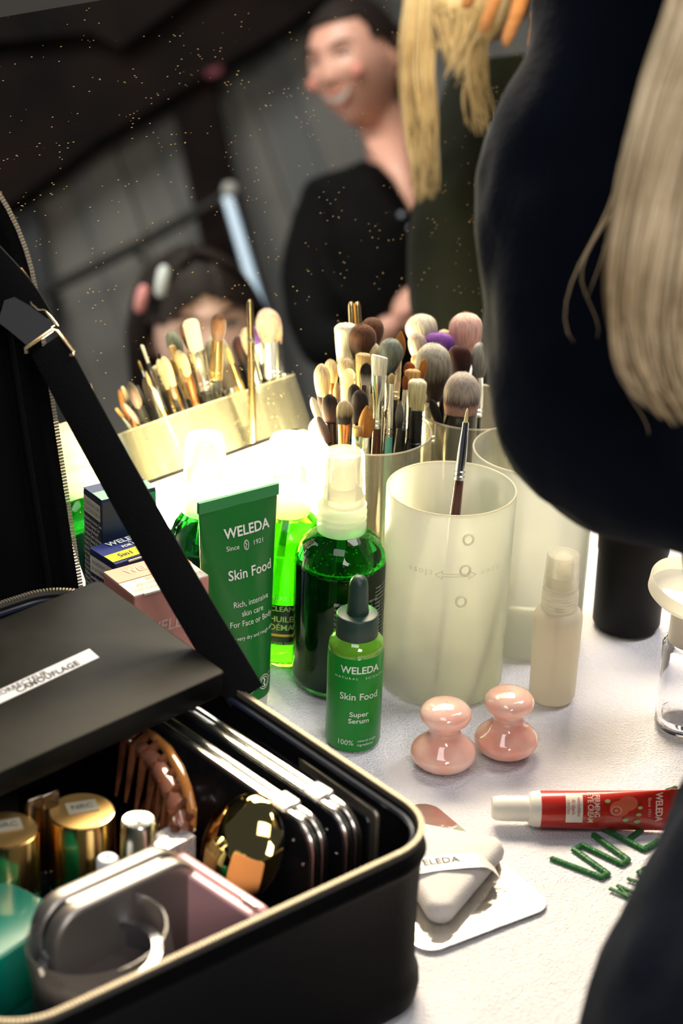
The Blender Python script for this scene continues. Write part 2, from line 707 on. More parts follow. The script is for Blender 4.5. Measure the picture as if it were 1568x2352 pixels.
def stitch(px_pts, w, name='embroidered_letter'):
    P = [at(x, y, 0.001) for x, y in px_pts]
    mb = MB()
    for a, b in zip(P[:-1], P[1:]):
        mb.tube([a, b], w * 0.5, 10, flat=0.5, upv=(0, 0, 1))
        t = (b - a)
        L = t.length
        t.normalize()
        s = V((-t.y, t.x, 0))
        k = int(L / 0.00055)
        for i in range(k + 1):
            c = a + t * (L * (i + random.uniform(-.2, .2)) / max(k, 1))
            sl = t * random.uniform(0.0002, 0.0007)
            wj = w * random.uniform(0.52, 0.64)
            pts = [c - s * wj - sl + V((0, 0, -0.0008)), c - s * wj * 0.6 + V((0, 0, w * 0.22)), c + V((0, 0, w * 0.33)), c + s * wj * 0.6 + V((0, 0, w * 0.22)), c + s * wj + sl + V((0, 0, -0.0008))]
            mb.tube(pts, 0.00030, 4)
    for p in P:
        mb.sphere(tuple(p), (w * .5, w * .5, w * .27), 10, 6)
    return mb.build(name, M_thread, towel, world_co=True)


stitch([(1267, 1971), (1381, 2014), (1396, 2006), (1318, 1950), (1336, 1940), (1428, 1984), (1443, 1974), (1363, 1916)], 0.0030)
stitch([(1425, 1878), (1384, 1901), (1478, 1950), (1512, 1930)], 0.0030)
stitch([(1443, 1926), (1474, 1903)], 0.0028)
stitch([(1462, 1858), (1562, 1905), (1590, 1888)], 0.0030)
stitch([(1530, 1815), (1552, 1808)], 0.0021)
stitch([(1401, 2040), (1443, 2059), (1419, 2033), (1458, 2051)], 0.0017)
stitch([(1442, 2018), (1482, 2030), (1468, 2001), (1480, 2005)], 0.0017)
stitch([(1463, 2004), (1480, 1992)], 0.0017)

# ============================================================ MIRROR
mq = Matrix((TN, MU, NM)).transposed().to_quaternion()
m0 = mirror_at(0, 0)
mirror = thing('mirror', 'large old speckled mirror leaning behind the brushes, lit strip along its foot', 'mirror', tuple(m0), mq)
MX0, MX1, MY1 = -0.40, 0.56, 0.405
M_mir = pbr('mirror_silver', (0.84, 0.86, 0.80), 0.012, 1.0)
nt = M_mir.node_tree
tc = nt.nodes.new('ShaderNodeTexCoord')
mp = nt.nodes.new('ShaderNodeMapping')
mp.inputs['Scale'].default_value = (280, 1000, 1)
mp.inputs['Rotation'].default_value = (0, 0, math.radians(-14))
vo = nt.nodes.new('ShaderNodeTexVoronoi')
vo.inputs['Scale'].default_value = 1.0
vo.inputs['Randomness'].default_value = 1.0
nt.links.new(tc.outputs['Object'], mp.inputs[0])
nt.links.new(mp.outputs[0], vo.inputs['Vector'])
lt1 = nt.nodes.new('ShaderNodeMath'); lt1.operation = 'LESS_THAN'; lt1.inputs[1].default_value = 0.20
nt.links.new(vo.outputs['Distance'], lt1.inputs[0])
sc_ = nt.nodes.new('ShaderNodeSeparateColor')
nt.links.new(vo.outputs['Color'], sc_.inputs[0])
mp2 = nt.nodes.new('ShaderNodeMapping')
mp2.inputs['Scale'].default_value = (28, 60, 1)
n1 = nt.nodes.new('ShaderNodeTexNoise'); n1.inputs['Scale'].default_value = 1.0; n1.inputs['Detail'].default_value = 2
nt.links.new(tc.outputs['Object'], mp2.inputs[0])
nt.links.new(mp2.outputs[0], n1.inputs['Vector'])
ad = nt.nodes.new('ShaderNodeMath'); ad.operation = 'MULTIPLY_ADD'; ad.inputs[1].default_value = 1.3; ad.inputs[2].default_value = -0.22
nt.links.new(n1.outputs[0], ad.inputs[0])
ad2 = nt.nodes.new('ShaderNodeMath'); ad2.operation = 'ADD'
nt.links.new(ad.outputs[0], ad2.inputs[0]); nt.links.new(sc_.outputs[0], ad2.inputs[1])
gt = nt.nodes.new('ShaderNodeMath'); gt.operation = 'GREATER_THAN'; gt.inputs[1].default_value = 1.395
nt.links.new(ad2.outputs[0], gt.inputs[0])
mu_ = nt.nodes.new('ShaderNodeMath'); mu_.operation = 'MULTIPLY'
nt.links.new(lt1.outputs[0], mu_.inputs[0]); nt.links.new(gt.outputs[0], mu_.inputs[1])
df = nt.nodes.new('ShaderNodeBsdfDiffuse'); df.inputs[0].default_value = (0.60, 0.40, 0.17, 1)
ms = nt.nodes.new('ShaderNodeMixShader')
nt.links.new(mu_.outputs[0], ms.inputs[0])
nt.links.new(nt.nodes['Principled BSDF'].outputs[0], ms.inputs[1])
nt.links.new(df.outputs[0], ms.inputs[2])
nt.links.new(ms.outputs[0], nt.nodes['Material Output'].inputs[0])
MB().box(((MX0 + MX1) / 2, MY1 / 2 + 0.004, -0.003), (MX1 - MX0, MY1 - 0.008, 0.006)).build('mirror_glass', M_mir, mirror, smooth=False)
M_frame = pbr('mirror_frame', (0.05, 0.05, 0.048), 0.4, 0.3)
MB().box(((MX0 + MX1) / 2, MY1 / 2 + 0.004, -0.011), (MX1 - MX0 - 0.02, MY1 - 0.03, 0.010)).build('backing', M_frame, mirror, smooth=False)
mb = MB()
mb.box(((MX0 + MX1) / 2, MY1 + 0.004, -0.004), (MX1 - MX0 + 0.02, 0.012, 0.016))
mb.box(((MX0 + MX1) / 2, 0.003, -0.004), (MX1 - MX0 + 0.02, 0.008, 0.014))
mb.box((MX0 - 0.004, MY1 / 2 + 0.005, -0.004), (0.010, MY1, 0.014))
mb.box((MX1 + 0.004, MY1 / 2 + 0.005, -0.004), (0.010, MY1, 0.014))
mb.build('frame', M_frame, mirror, smooth=False)
BAR = (-0.132, 0.034, 0.050, 0.098)
M_bar = pbr('bar_glow', (1, 0.9, 0.7), 0.4, emit=(1.0, 0.83, 0.48), estr=270.0)
MB().rbox((BAR[1] - BAR[0], BAR[3] - BAR[2], 0.008), 0.012, xf=Matrix.Translation(((BAR[0] + BAR[1]) / 2, (BAR[2] + BAR[3]) / 2, 0.0055)), er=0.002).build('light_bar', M_bar, mirror)
MB().rbox((BAR[1] - BAR[0] + 0.006, BAR[3] - BAR[2] + 0.006, 0.0035), 0.014, xf=Matrix.Translation(((BAR[0] + BAR[1]) / 2, (BAR[2] + BAR[3]) / 2, 0.0022))).build('bar_housing', M_frame, mirror)

# ============================================================ FROSTED CUPS
M_cup = frosted('frosted_plastic', (0.80, 0.82, 0.77), clear=0.60, trans=0.7, rough=0.25)
M_cupmark = frosted('frosted_mark', (0.96, 0.95, 0.88), clear=0.12, trans=0.5)
M_cupbead = frosted('frosted_bead', (0.85, 0.82, 0.70), clear=0.45, trans=0.5)
M_emboss = frosted('frosted_emboss', (0.62, 0.62, 0.54), clear=0.55, trans=0.4)
CUP_R, CUP_H = 0.0397, 0.134


M_cup_clear = frosted('frosted_plastic_thin', (0.80, 0.78, 0.66), clear=0.87, trans=0.6, rough=0.2)


def cup(name, label, rim_px, wall=None, r=CUP_R, h=CUP_H, marks=False, group='frosted brush cups'):
    p = at(rim_px[0], rim_px[1], h)
    o = thing(name, label, 'cup', (p.x, p.y, 0.0), group=group)
    t = 0.0011
    rb = r * 0.975
    prof = [(0.001, 0.0008), (rb - 0.004, 0.0008), (rb - 0.001, 0.002), (rb, 0.005), (rb + (r - rb) * .5, h * .5), (r, h - 0.001), (r - t * .5, h),
            (r - t, h - 0.001), (rb - t + (r - rb) * .5, h * .5), (rb - t, 0.006), (rb - t - 0.003, 0.0034), (0.001, 0.0032)]
    MB().lathe(prof, 96, cap=False).build('cup_wall', wall or M_cup, o)
    MB().tube([(math.cos(a) * (r - t / 2), math.sin(a) * (r - t / 2), h) for a in [2 * PI * i / 96 for i in range(96)]], 0.0006, 8, closed=True).build('rim', M_cupbead, o)
    if marks:
        mp_ = cyl_map(r * 0.993, 0.0, 0.0003)
        mb = MB()
        for (px, py) in ((1068, 1239), (1066, 1310), (1061, 1381)):
            # where the ray meets the front of the cup
            best = min((i for i in range(-60, 61)), key=lambda i: abs(_proj(V((p.x, p.y, 0.09)) + mp_(math.radians(i) * r, 0))[0] - px))
            ang = math.radians(best)
            zz = min((k * 0.0005 for k in range(10, 260)), key=lambda z: abs(_proj(V((p.x, p.y, 0)) + mp_(ang * r, z))[1] - py))
            mb.tube([mp_(ang * r + 0.0030 * math.cos(q), zz + 0.0034 * math.sin(q)) for q in [2 * PI * i / 28 for i in range(28)]], 0.00075, 8, closed=True)
        mb.build('vent_ring', M_cupmark, o)
        mb = MB()
        zc = 0.1145 - 0.020
        put_text(mb, 'open', 0.0062, 0.0265, zc + 0.0005, mp_, rot=PI, align='CENTER', space=1.25)
        put_text(mb, 'close', 0.0062, -0.0185, zc + 0.0005, mp_, rot=PI, align='CENTER', space=1.25)
        for s in (-1, 1):
            x0 = 0.0035
            tip = (x0 + s * 0.0125, zc)
            put_line(mb, [(x0, zc + 0.0009), (x0 + s * 0.0085, zc + 0.0009), (x0 + s * 0.0078, zc + 0.0028), tip, (x0 + s * 0.0078, zc - 0.0028), (x0 + s * 0.0085, zc - 0.0009), (x0, zc - 0.0009)], 0.0005, mp_)
        mb.build('moulded_lettering', M_emboss, o)
        mb = MB()
        for zz in (0.056, 0.072):
            for a0, a1 in ((-1.1, -.3), (.0, .5), (.7, 1.2)):
                put_line(mb, [((a0 + (a1 - a0) * i / 10) * r, zz) for i in range(11)], 0.0004, mp_)
        mb.build('scratch_ring', M_cup, o)
    return o, p


def _proj(P):
    v = V(P) - CC
    k = v.dot(CF)
    return (784 + FPX * v.dot(CR) / k, 1176 - FPX * v.dot(CU) / k, k)


cup1, C1 = cup('brush_cup', 'empty-looking frosted cup in front, holding one slim dark red brush', (1037, 1121), marks=True)
cup2, C2 = cup('brush_cup', 'frosted cup crammed with many small brushes behind the green spray bottle', (850, 988), M_cup_clear)
cup3, C3 = cup('brush_cup', 'frosted cup holding the biggest fluffy brushes, furthest back', (1085, 933), M_cup_clear)
cup4, C4 = cup('brush_cup', 'frosted cup partly hidden behind the navy sleeve, behind the travel bottle', (1229, 1032))

# ============================================================ BRUSHES
FER = {'silver': pbr('ferrule_silver', (0.78, 0.78, 0.76), 0.18, 1.0), 'gold': pbr('ferrule_gold', (0.80, 0.58, 0.26), 0.2, 1.0),
       'copper': pbr('ferrule_copper', (0.72, 0.28, 0.12), 0.25, 1.0), 'black': pbr('ferrule_black', (0.012, 0.012, 0.012), 0.3, 0.4)}
HAN = {'black': pbr('handle_black', (0.010, 0.010, 0.010), 0.25, coat=0.5), 'maroon': pbr('handle_maroon', (0.075, 0.010, 0.008), 0.22, coat=0.6),
       'teal': pbr('handle_teal', (0.16, 0.52, 0.44), 0.4), 'wood': pbr('handle_wood', (0.50, 0.30, 0.13), 0.4), 'silver': FER['silver'],
       'cream': pbr('handle_cream', (0.7, 0.62, 0.45), 0.4), 'copper': FER['copper']}
HAIR = {
    'cream': ((0.74, 0.58, 0.30), (0.86, 0.74, 0.46)), 'white': ((0.82, 0.78, 0.60), (0.90, 0.87, 0.72)),
    'brown': ((0.045, 0.016, 0.006), (0.15, 0.060, 0.025)), 'yellow': ((0.70, 0.50, 0.20), (0.82, 0.62, 0.30)),
    'black': ((0.016, 0.010, 0.009), (0.035, 0.022, 0.018)), 'blackclear': ((0.75, 0.72, 0.66), (0.02, 0.012, 0.010)),
    'offwhite': ((0.80, 0.77, 0.68), (0.86, 0.84, 0.76)), 'greyteal': ((0.035, 0.060, 0.060), (0.32, 0.36, 0.30)),
    'ochre': ((0.42, 0.15, 0.025), (0.62, 0.27, 0.05)), 'darkbrown': ((0.16, 0.08, 0.06), (0.03, 0.017, 0.014)),
    'mauve': ((0.07, 0.045, 0.045), (0.22, 0.16, 0.15)), 'blackcream': ((0.02, 0.015, 0.012), (0.78, 0.64, 0.40)),
    'tan': ((0.50, 0.28, 0.10), (0.72, 0.48, 0.20)), 'paleyellow': ((0.82, 0.72, 0.36), (0.88, 0.82, 0.56)),
    'goat': ((0.30, 0.27, 0.23), (0.84, 0.80, 0.66)), 'greige': ((0.36, 0.28, 0.22), (0.62, 0.52, 0.42)),
    'purple': ((0.10, 0.03, 0.28), (0.34, 0.12, 0.52)), 'pink': ((0.80, 0.48, 0.42), (0.88, 0.62, 0.54)),
    'greywhite': ((0.035, 0.024, 0.016), (0.62, 0.60, 0.50)), 'maroon': ((0.016, 0.004, 0.003), (0.06, 0.012, 0.008)),
    'kabuki': ((0.62, 0.36, 0.30), (0.52, 0.46, 0.40)), 'greyhair': ((0.30, 0.30, 0.26), (0.60, 0.60, 0.54)),
    'rust': ((0.22, 0.05, 0.012), (0.42, 0.12, 0.03)), 'blacktipgrey': ((0.012, 0.010, 0.010), (0.26, 0.24, 0.22)),
}


def head_prof(shape, t):
    """relative half width of a brush head, t = 0 at the ferrule, 1 at the tip"""
    if shape == 'dome':
        return (0.56 + 0.44 * math.sin(min(t / 0.58, 1) * PI / 2)) if t < 0.58 else max(0.0, 1 - ((t - 0.58) / 0.42) ** 2.4) ** 0.5
    if shape == 'round':
        return (0.74 + 0.26 * math.sin(min(t / 0.5, 1) * PI / 2)) if t < 0.5 else max(0.0, 1 - ((t - 0.5) / 0.5) ** 2.6) ** 0.5
    if shape == 'flat':
        return (0.86 + 0.14 * t) if t < 0.82 else 1.0 * max(0.0, 1 - ((t - 0.82) / 0.18) ** 3.0) ** 0.5
    if shape == 'fluffy':
        return (0.30 + 0.70 * math.sin(min(t / 0.62, 1) * PI / 2)) if t < 0.62 else max(0.0, 1 - ((t - 0.62) / 0.38) ** 2.2) ** 0.5
    if shape == 'point':
        return (0.62 + 0.38 * math.sin(min(t / 0.42, 1) * PI / 2)) if t < 0.42 else max(0.0, 1 - ((t - 0.42) / 0.58) ** 1.7) ** 0.75
    if shape == 'kabuki':
        return (0.90 + 0.10 * math.sin(t / 0.4 * PI / 2)) if t < 0.4 else max(0.0, 1 - ((t - 0.4) / 0.6) ** 2.3) ** 0.5
    if shape == 'angled':
        return 0.92 + 0.08 * t
    if shape == 'liner':
        return max(0.02, (1 - t) ** 0.6)
    return 1.0


def bristle_mesh(w, L, shape, flat, mat, parent, z0, strands=260, fuzz=0.05):
    mb = MB()
    n = 28
    prof = []
    K = 16
    hw = w / 2
    vs, fs = [], []
    for j in range(K + 1):
        t = j / K
        t = t if shape == 'angled' else 1 - (1 - t) ** 1.35
        r = max(head_prof(shape, t), 0.02) * hw * 0.97
        for i in range(n):
            a = 2 * PI * i / n
            jit = 1 + 0.045 * noise.noise(V((math.cos(a) * 3, math.sin(a) * 3, t * 2 + w * 999)))
            x, y = r * jit * math.cos(a), r * jit * math.sin(a) * flat
            z = L * t
            if shape == 'angled':
                z = L * t * (1 - 0.16 * (x / hw * 0.5 + 0.5))
            elif t > 0.9:
                z += L * 0.03 * noise.noise(V((a * 2, w * 777, 0)))
            vs.append((x, y, z0 + z))
    for j in range(K):
        for i in range(n):
            i2 = (i + 1) % n
            fs.append((j * n + i, j * n + i2, (j + 1) * n + i2, (j + 1) * n + i))
    fs.append(tuple(range(n - 1, -1, -1)))
    fs.append(tuple(K * n + i for i in range(n)))
    mb.add(vs, fs)
    # loose hairs over the surface
    for s in range(strands):
        a = random.uniform(0, 2 * PI)
        t0 = random.uniform(0.15, 0.75)
        t1 = min(1.0, t0 + random.uniform(0.25, 0.5))
        if shape == 'angled':
            t1 = min(t1, 0.99)
        off = 1 + random.uniform(0.0, fuzz)
        pts = []
        for q in range(4):
            t = t0 + (t1 - t0) * q / 3
            r = max(head_prof(shape, t), 0.02) * hw
            rr = r * (0.95 + (off - 0.95) * q / 3) + (0.0004 * random.random() if q == 3 else 0)
            z = L * t * (1 + (fuzz * 0.35 * random.random() if q == 3 else 0))
            x, y = rr * math.cos(a), rr * math.sin(a) * flat
            if shape == 'angled':
                z = L * t * (1 - 0.16 * (x / hw * 0.5 + 0.5))
            pts.append(V((x, y, z0 + z)))
        tw = 0.00016
        tang = V((-math.sin(a), math.cos(a) * flat, 0)).normalized() * tw
        b = []
        for q in range(3):
            b += [pts[q] - tang * (1 - q * 0.25), pts[q] + tang * (1 - q * 0.25)]
        b.append(pts[3])
        mb.add(b, [(0, 1, 3, 2), (2, 3, 5, 4), (4, 5, 6)])
    # tip tuft for domes
    if shape in ('dome', 'fluffy', 'round', 'kabuki', 'point'):
        for s in range(int(strands * 0.7)):
            a = random.uniform(0, 2 * PI)
            q = math.sqrt(random.random()) * 0.9
            x, y = q * hw * 0.85 * math.cos(a), q * hw * 0.85 * math.sin(a) * flat
            # height of the dome above this radius
            tt = next((t / 60 for t in range(60, 20, -1) if head_prof(shape, t / 60) >= q * 0.95), 0.6)
            z = z0 + L * tt
            d = V((x * 0.5, y * 0.5, hw * 0.9)).normalized()
            Lh = random.uniform(0.0006, 0.0016) * (hw / 0.008) ** 0.5
            p0 = V((x, y, z - Lh * 1.2))
            p1 = V((x, y, z)) + d * Lh
            tg = V((-math.sin(a), math.cos(a), 0)) * 0.00014
            mb.add([p0 - tg, p0 + tg, p1], [(0, 1, 2)])
    return mb.build('bristles', mat, parent, angle=180)


def brush(label, cupo, C, tip_px, y_base, wpx, dz, shape, flat, hair, fer='silver', flen=0.028, fw=None, fflat=1.0, handle='black', hw=0.0034,
          pos=0.45, roll=0.0, kind='makeup_brush', cat='brush', group='makeup brushes in the frosted cups', strands=240, bot=None, fat=None):
    kc = cupd(V((C.x, C.y, 0.15)))
    tip = dep(tip_px[0], tip_px[1], kc + dz)
    f = 0.134 / max(tip.z, 0.135)
    L2 = V((tip.x - C.x, tip.y - C.y, 0))
    R2 = L2 if L2.length < 0.031 else L2.normalized() * 0.031
    if bot is None:
        B = (R2 - L2 * f) / max(1 - f, 0.08)
        if B.length > 0.029:
            B = B.normalized() * 0.029
        bottom = V((C.x + B.x, C.y + B.y, 0.0055))
    else:
        bottom = V(bot)
    ax = tip - bottom
    total = ax.length
    q = ax.normalized().to_track_quat('Z', 'Y')
    # turn the flat side towards the camera, then roll
    toc = (q.inverted() @ (CC - tip))
    q = q @ Quaternion((0, 0, 1), math.atan2(toc.y, toc.x) + PI / 2 + roll)
    o = thing(kind, label, cat, tuple(bottom), q, group)
    ppm = FPX / (kc + dz)
    hl = (y_base - tip_px[1]) / (ppm * max(0.3, (ax.normalized() - CF * ax.normalized().dot(CF)).length))
    w = wpx / ppm
    z0 = total - hl
    if hair:
        mat = bristle_mat('bristles_' + hair, HAIR[hair][0], HAIR[hair][1], pos)
        bristle_mesh(w, hl, shape, flat, mat, o, z0, strands)
    fw = fw if fw is not None else w * head_prof(shape, 0.0) * 0.98
    flen = min(flen, z0 * 0.6)
    if fat:
        MB().lathe([(0.001, z0 - fat), (fw * .5, z0 - fat), (fw * .52, z0 - 0.003), (fw * .5, z0 + 0.001), (fw * .4, z0 + 0.002)], 32).build('ferrule', HAN[handle], o)
        MB().lathe([(0.002, 0.0), (fw * .34, 0.006), (fw * .42, z0 - fat - 0.004), (fw * .46, z0 - fat)], 24).build('handle', HAN[handle], o)
        return o
    # ferrule: flattened at the bristles, round at the crimp
    mb = MB()
    vs, fs = [], []
    n, K = 20, 10
    for j in range(K + 1):
        t = j / K
        e = (1 - math.cos(min(1, t / 0.62) * PI)) / 2
        rx = fw / 2 + (hw - fw / 2) * e
        ry = fw / 2 * fflat + (hw - fw / 2 * fflat) * e
        for i in range(n):
            a = 2 * PI * i / n
            vs.append((rx * math.cos(a), ry * math.sin(a), z0 + 0.0012 - flen * t))
    for j in range(K):
        for i in range(n):
            i2 = (i + 1) % n
            fs.append((j * n + i, j * n + i2, (j + 1) * n + i2, (j + 1) * n + i))
    fs.append(tuple(range(n - 1, -1, -1)))
    fs.append(tuple(K * n + i for i in range(n)))
    mb.add(vs, fs)
    for zc in (0.0035, 0.0065):
        mb.lathe([(hw * .9, z0 - flen + zc - .0008), (hw * 1.14, z0 - flen + zc), (hw * .9, z0 - flen + zc + .0008)], 20, cap=False)
    mb.build('ferrule', FER[fer], o)
    zt = z0 - flen + 0.001
    prof = [(0.0006, 0.0), (hw * .45, 0.002), (hw * .62, zt * .35), (hw * 1.15, zt * .8), (hw * .97, zt)]
    MB().lathe(prof, 20).build('handle', HAN[handle], o)
    return o


def B2(label, x0, x1, y0, yb, dz, shape, flat, hair, **k):
    return brush(label, cup2, C2, ((x0 + x1) / 2, y0), yb, x1 - x0, dz, shape, flat, hair, **k)


def B3(label, x0, x1, y0, yb, dz, shape, flat, hair, **k):
    return brush(label, cup3, C3, ((x0 + x1) / 2, y0), yb, x1 - x0, dz, shape, flat, hair, **k)


# ---- the crowded cup
B2('large bright cream round brush standing tallest at the left of the crowded cup', 766, 819, 742, 824, 0.012, 'flat', 0.8, 'white', hw=0.0045)
B2('large dark brown dome brush in front of its twin, beside the tall cream one', 799, 866, 745, 824, 0.008, 'dome', 0.75, 'brown', hw=0.0045, fer='silver')
B2('dark brown dome brush peeking from behind the other brown dome', 828, 883, 729, 800, 0.030, 'dome', 0.75, 'brown', hw=0.0045, fer='gold')
B2('pale cream ball brush between the brown dome and the grey fluffy brush', 838, 873, 787, 835, 0.012, 'dome', 0.8, 'cream', hw=0.0035)
B2('yellow-cream squared brush with gold ferrule under the large brown dome', 816, 852, 811, 852, 0.0, 'flat', 0.55, 'yellow', fer='gold', fflat=.55, hw=0.0035)
B2('clear-based fan-like brush with black tips left of the angled white brush', 827, 857, 834, 884, -0.008, 'round', 0.35, 'blackclear', fer='silver', fflat=.35, hw=0.0033, pos=0.3)
B2('flat angled off-white brush on a long tapering silver ferrule and maroon handle', 853, 891, 814, 864, -0.022, 'angled', 0.22, 'offwhite', fer='silver', flen=0.036, fflat=.28, handle='maroon', hw=0.0029, strands=120)
B2('fluffy grey-green brush with spreading hairs at the middle of the crowded cup', 869, 927, 778, 858, -0.004, 'fluffy', 0.7, 'greyteal', fer='silver', fw=0.009, hw=0.003, strands=700)
B2('slim ochre brush leaning above the grey-green fluffy brush', 907, 935, 761, 824, 0.010, 'point', 0.6, 'ochre', hw=0.0024, fw=0.004)
B2('short cream brush on a long silver ferrule with a turquoise handle', 893, 906, 858, 884, -0.024, 'round', 0.5, 'yellow', fer='silver', flen=0.036, handle='teal', hw=0.0023)
B2('glowing cream brush at the far left of the crowded cup, on a thin gold ferrule', 719, 757, 836, 907, -0.002, 'round', 0.7, 'cream', fer='gold', fw=0.005, hw=0.0024)
B2('cream brush standing just right of the glowing left one', 742, 775, 826, 881, 0.010, 'round', 0.7, 'cream', fer='copper', fw=0.006, hw=0.0026, handle='maroon')
B2('wide cream brush below the tallest cream brush', 775, 815, 822, 866, 0.006, 'round', 0.7, 'cream', fer='silver', hw=0.0032)
B2('small glossy cream oval brush at the left, beside the dotted clear cover', 765, 782, 877, 917, -0.014, 'point', 0.55, 'yellow', fer='silver', fw=0.004, hw=0.0022)
B2('dark brown oval brush on a black ferrule, front left of the crowded cup', 737, 776, 906, 970, -0.024, 'round', 0.65, 'darkbrown', fer='black', hw=0.0042, flen=0.03)
B2('narrow mauve-grey brush at the left lip of the crowded cup', 719, 741, 958, 1022, -0.026, 'round', 0.6, 'mauve', fer='black', hw=0.003)
B2('overlit white brush at the extreme left lip of the crowded cup', 707, 726, 913, 972, -0.006, 'round', 0.6, 'white', fer='gold', hw=0.0025)
B2('rounded cream-topped brush with black base on a copper ferrule', 772, 811, 920, 974, -0.030, 'round', 0.4, 'blackcream', fer='copper', fflat=.4, handle='copper', hw=0.0034, pos=0.55)
B2('soft black dome brush behind the ochre pointed brush', 806, 848, 896, 973, -0.016, 'round', 0.7, 'black', fer='black', hw=0.004)
B2('small black dome brush just showing behind the soft black dome', 799, 829, 883, 930, -0.006, 'round', 0.7, 'black', fer='black', hw=0.003)
B2('ochre teardrop brush at the front with pale silver ferrule', 824, 861, 932, 1005, -0.034, 'point', 0.6, 'ochre', fer='silver', fw=0.0052, hw=0.0030, handle='silver')
B2('short square brown brush beside the ochre teardrop brush', 809, 832, 979, 1003, -0.034, 'flat', 0.4, 'tan', fer='silver', fflat=.5, hw=0.0030, handle='silver')
B2('pale yellow flat-topped brush on a black ferrule at the right of the crowded cup', 937, 981, 871, 942, -0.014, 'flat', 0.7, 'paleyellow', fer='black', hw=0.0044, fw=0.0088)
B2('tan frilled brush behind the pale yellow flat-topped one', 929, 967, 848, 892, -0.002, 'flat', 0.5, 'tan', fer='silver', hw=0.003)
B2('tiny ochre brush standing before the big grey-tipped dome', 965, 984, 825, 871, 0.0, 'round', 0.5, 'ochre', fer='silver', flen=0.034, fflat=.7, hw=0.0024, handle='maroon')
B2('slender black brush with grey tip right of the turquoise handle', 909, 929, 921, 985, -0.024, 'point', 0.6, 'blacktipgrey', fer='black', hw=0.003)
B2('rust-red tongue brush low between the tan and grey-green brushes', 924, 939, 862, 897, -0.006, 'round', 0.4, 'rust', fer='silver', hw=0.002)
B2('rust-brown rounded brush top behind the tan frilled one', 928, 954, 832, 866, 0.010, 'round', 0.5, 'rust', fer='gold', hw=0.0026)

B2('stubby black smudge brush tucked between the turquoise handle and the spoolie', 884, 902, 930, 970, -0.010, 'round', 0.7, 'black', fer='silver', hw=0.0024)
B2('slim brown-tipped brush squeezed behind the white angled brush ferrule', 846, 862, 868, 905, 0.006, 'point', 0.6, 'brown', fer='gold', hw=0.0024)
B2('short cream liner brush showing behind the soft black dome brush', 834, 850, 862, 898, 0.012, 'point', 0.6, 'cream', fer='silver', hw=0.0022)
B2('dark brown brush low between the mauve-grey and oval dark brush', 726, 748, 890, 940, 0.004, 'round', 0.6, 'darkbrown', fer='black', hw=0.003)
B2('cream brush with silver ferrule standing behind the pale yellow flat-topped brush', 960, 984, 900, 945, 0.010, 'dome', 0.6, 'cream', fer='silver', hw=0.003)
B2('grey brush with silver ferrule behind the spoolie at the right of the crowded cup', 944, 964, 892, 936, 0.004, 'round', 0.6, 'greyhair', fer='silver', hw=0.0028)

# spoolie
o = B2('black twisted spoolie with curly bristles at the front right of the crowded cup', 930, 954, 930, 1012, -0.020, 'x', 0, None, fer='black', fw=0.003, hw=0.0022, flen=0.02)
kz = [c for c in o.children if c.name.startswith('ferrule')][0]
z0 = max(v.co.z for v in kz.data.vertices)
mb = MB().tube([(0, 0, z0 - .002), (0, 0, z0 + 0.022)], 0.0006, 6)
for i in range(360):
    t = i / 360
    a = i * 0.55
    r = 0.0030 * (1 - 0.25 * t)
    d = V((math.cos(a), math.sin(a), 0.25))
    p = V((0, 0, z0 + 0.022 * t))
    sd = V((-math.sin(a), math.cos(a), 0)) * 0.00013
    mb.add([p - sd, p + sd, p + d * r], [(0, 1, 2)])
mb.build('spiral_bristles', HAN['black'], o)

# dotted clear silicone applicator
o = B2('clear silicone applicator covered in little bumps among the cream brushes', 787, 815, 857, 916, -0.006, 'x', 0, None, fer='gold', fw=0.003, hw=0.0022, flen=0.02)
z0 = max(v.co.z for v in [c for c in o.children if c.name.startswith('ferrule')][0].data.vertices)
mb = MB().lathe([(0.003, z0 - .002), (0.0042, z0 + .004), (0.0046, z0 + .012), (0.0040, z0 + .017), (0.0022, z0 + .0195), (0.0004, z0 + .0202)], 24, sy=.6)
for i in range(5):
    for j_ in range(6):
        a = 2 * PI * (j_ + .5 * (i % 2)) / 6
        mb.sphere((0.0044 * math.cos(a), 0.0027 * math.sin(a), z0 + .003 + i * .0033), 0.0006, 8, 6)
mb.build('dotted_tip', frosted('silicone', (0.85, 0.78, 0.55), 0.35, 0.5), o)

# two shiny handle ends standing upside down at the back
for i, (x, yb) in enumerate(((818, 760), (832, 762))):
    tip = dep(x - 12, 692, cupd(C2) + 0.045)
    bt = V((C2.x + (0.010 if i else 0.002), C2.y + 0.016, 0.006))
    q = (tip - bt).normalized().to_track_quat('Z', 'Y')
    o = thing('upturned_brush', ('left' if i == 0 else 'right') + ' one of two shiny upturned metal brush handles rising behind the brown domes', 'brush handle', tuple(bt), q, 'upturned handles')
    L = (tip - bt).length
    MB().lathe([(0.0012, 0), (0.0024, 0.002), (0.0025, L * .5), (0.0023, L - .003), (0.0014, L - .0004), (0.0003, L)], 20).build('handle_rod', FER['gold'], o)
    MB().lathe([(0.0026, L - .030), (0.0028, L - .028), (0.0026, L - .026)], 20, cap=False).build('ring_band', FER['silver'], o)

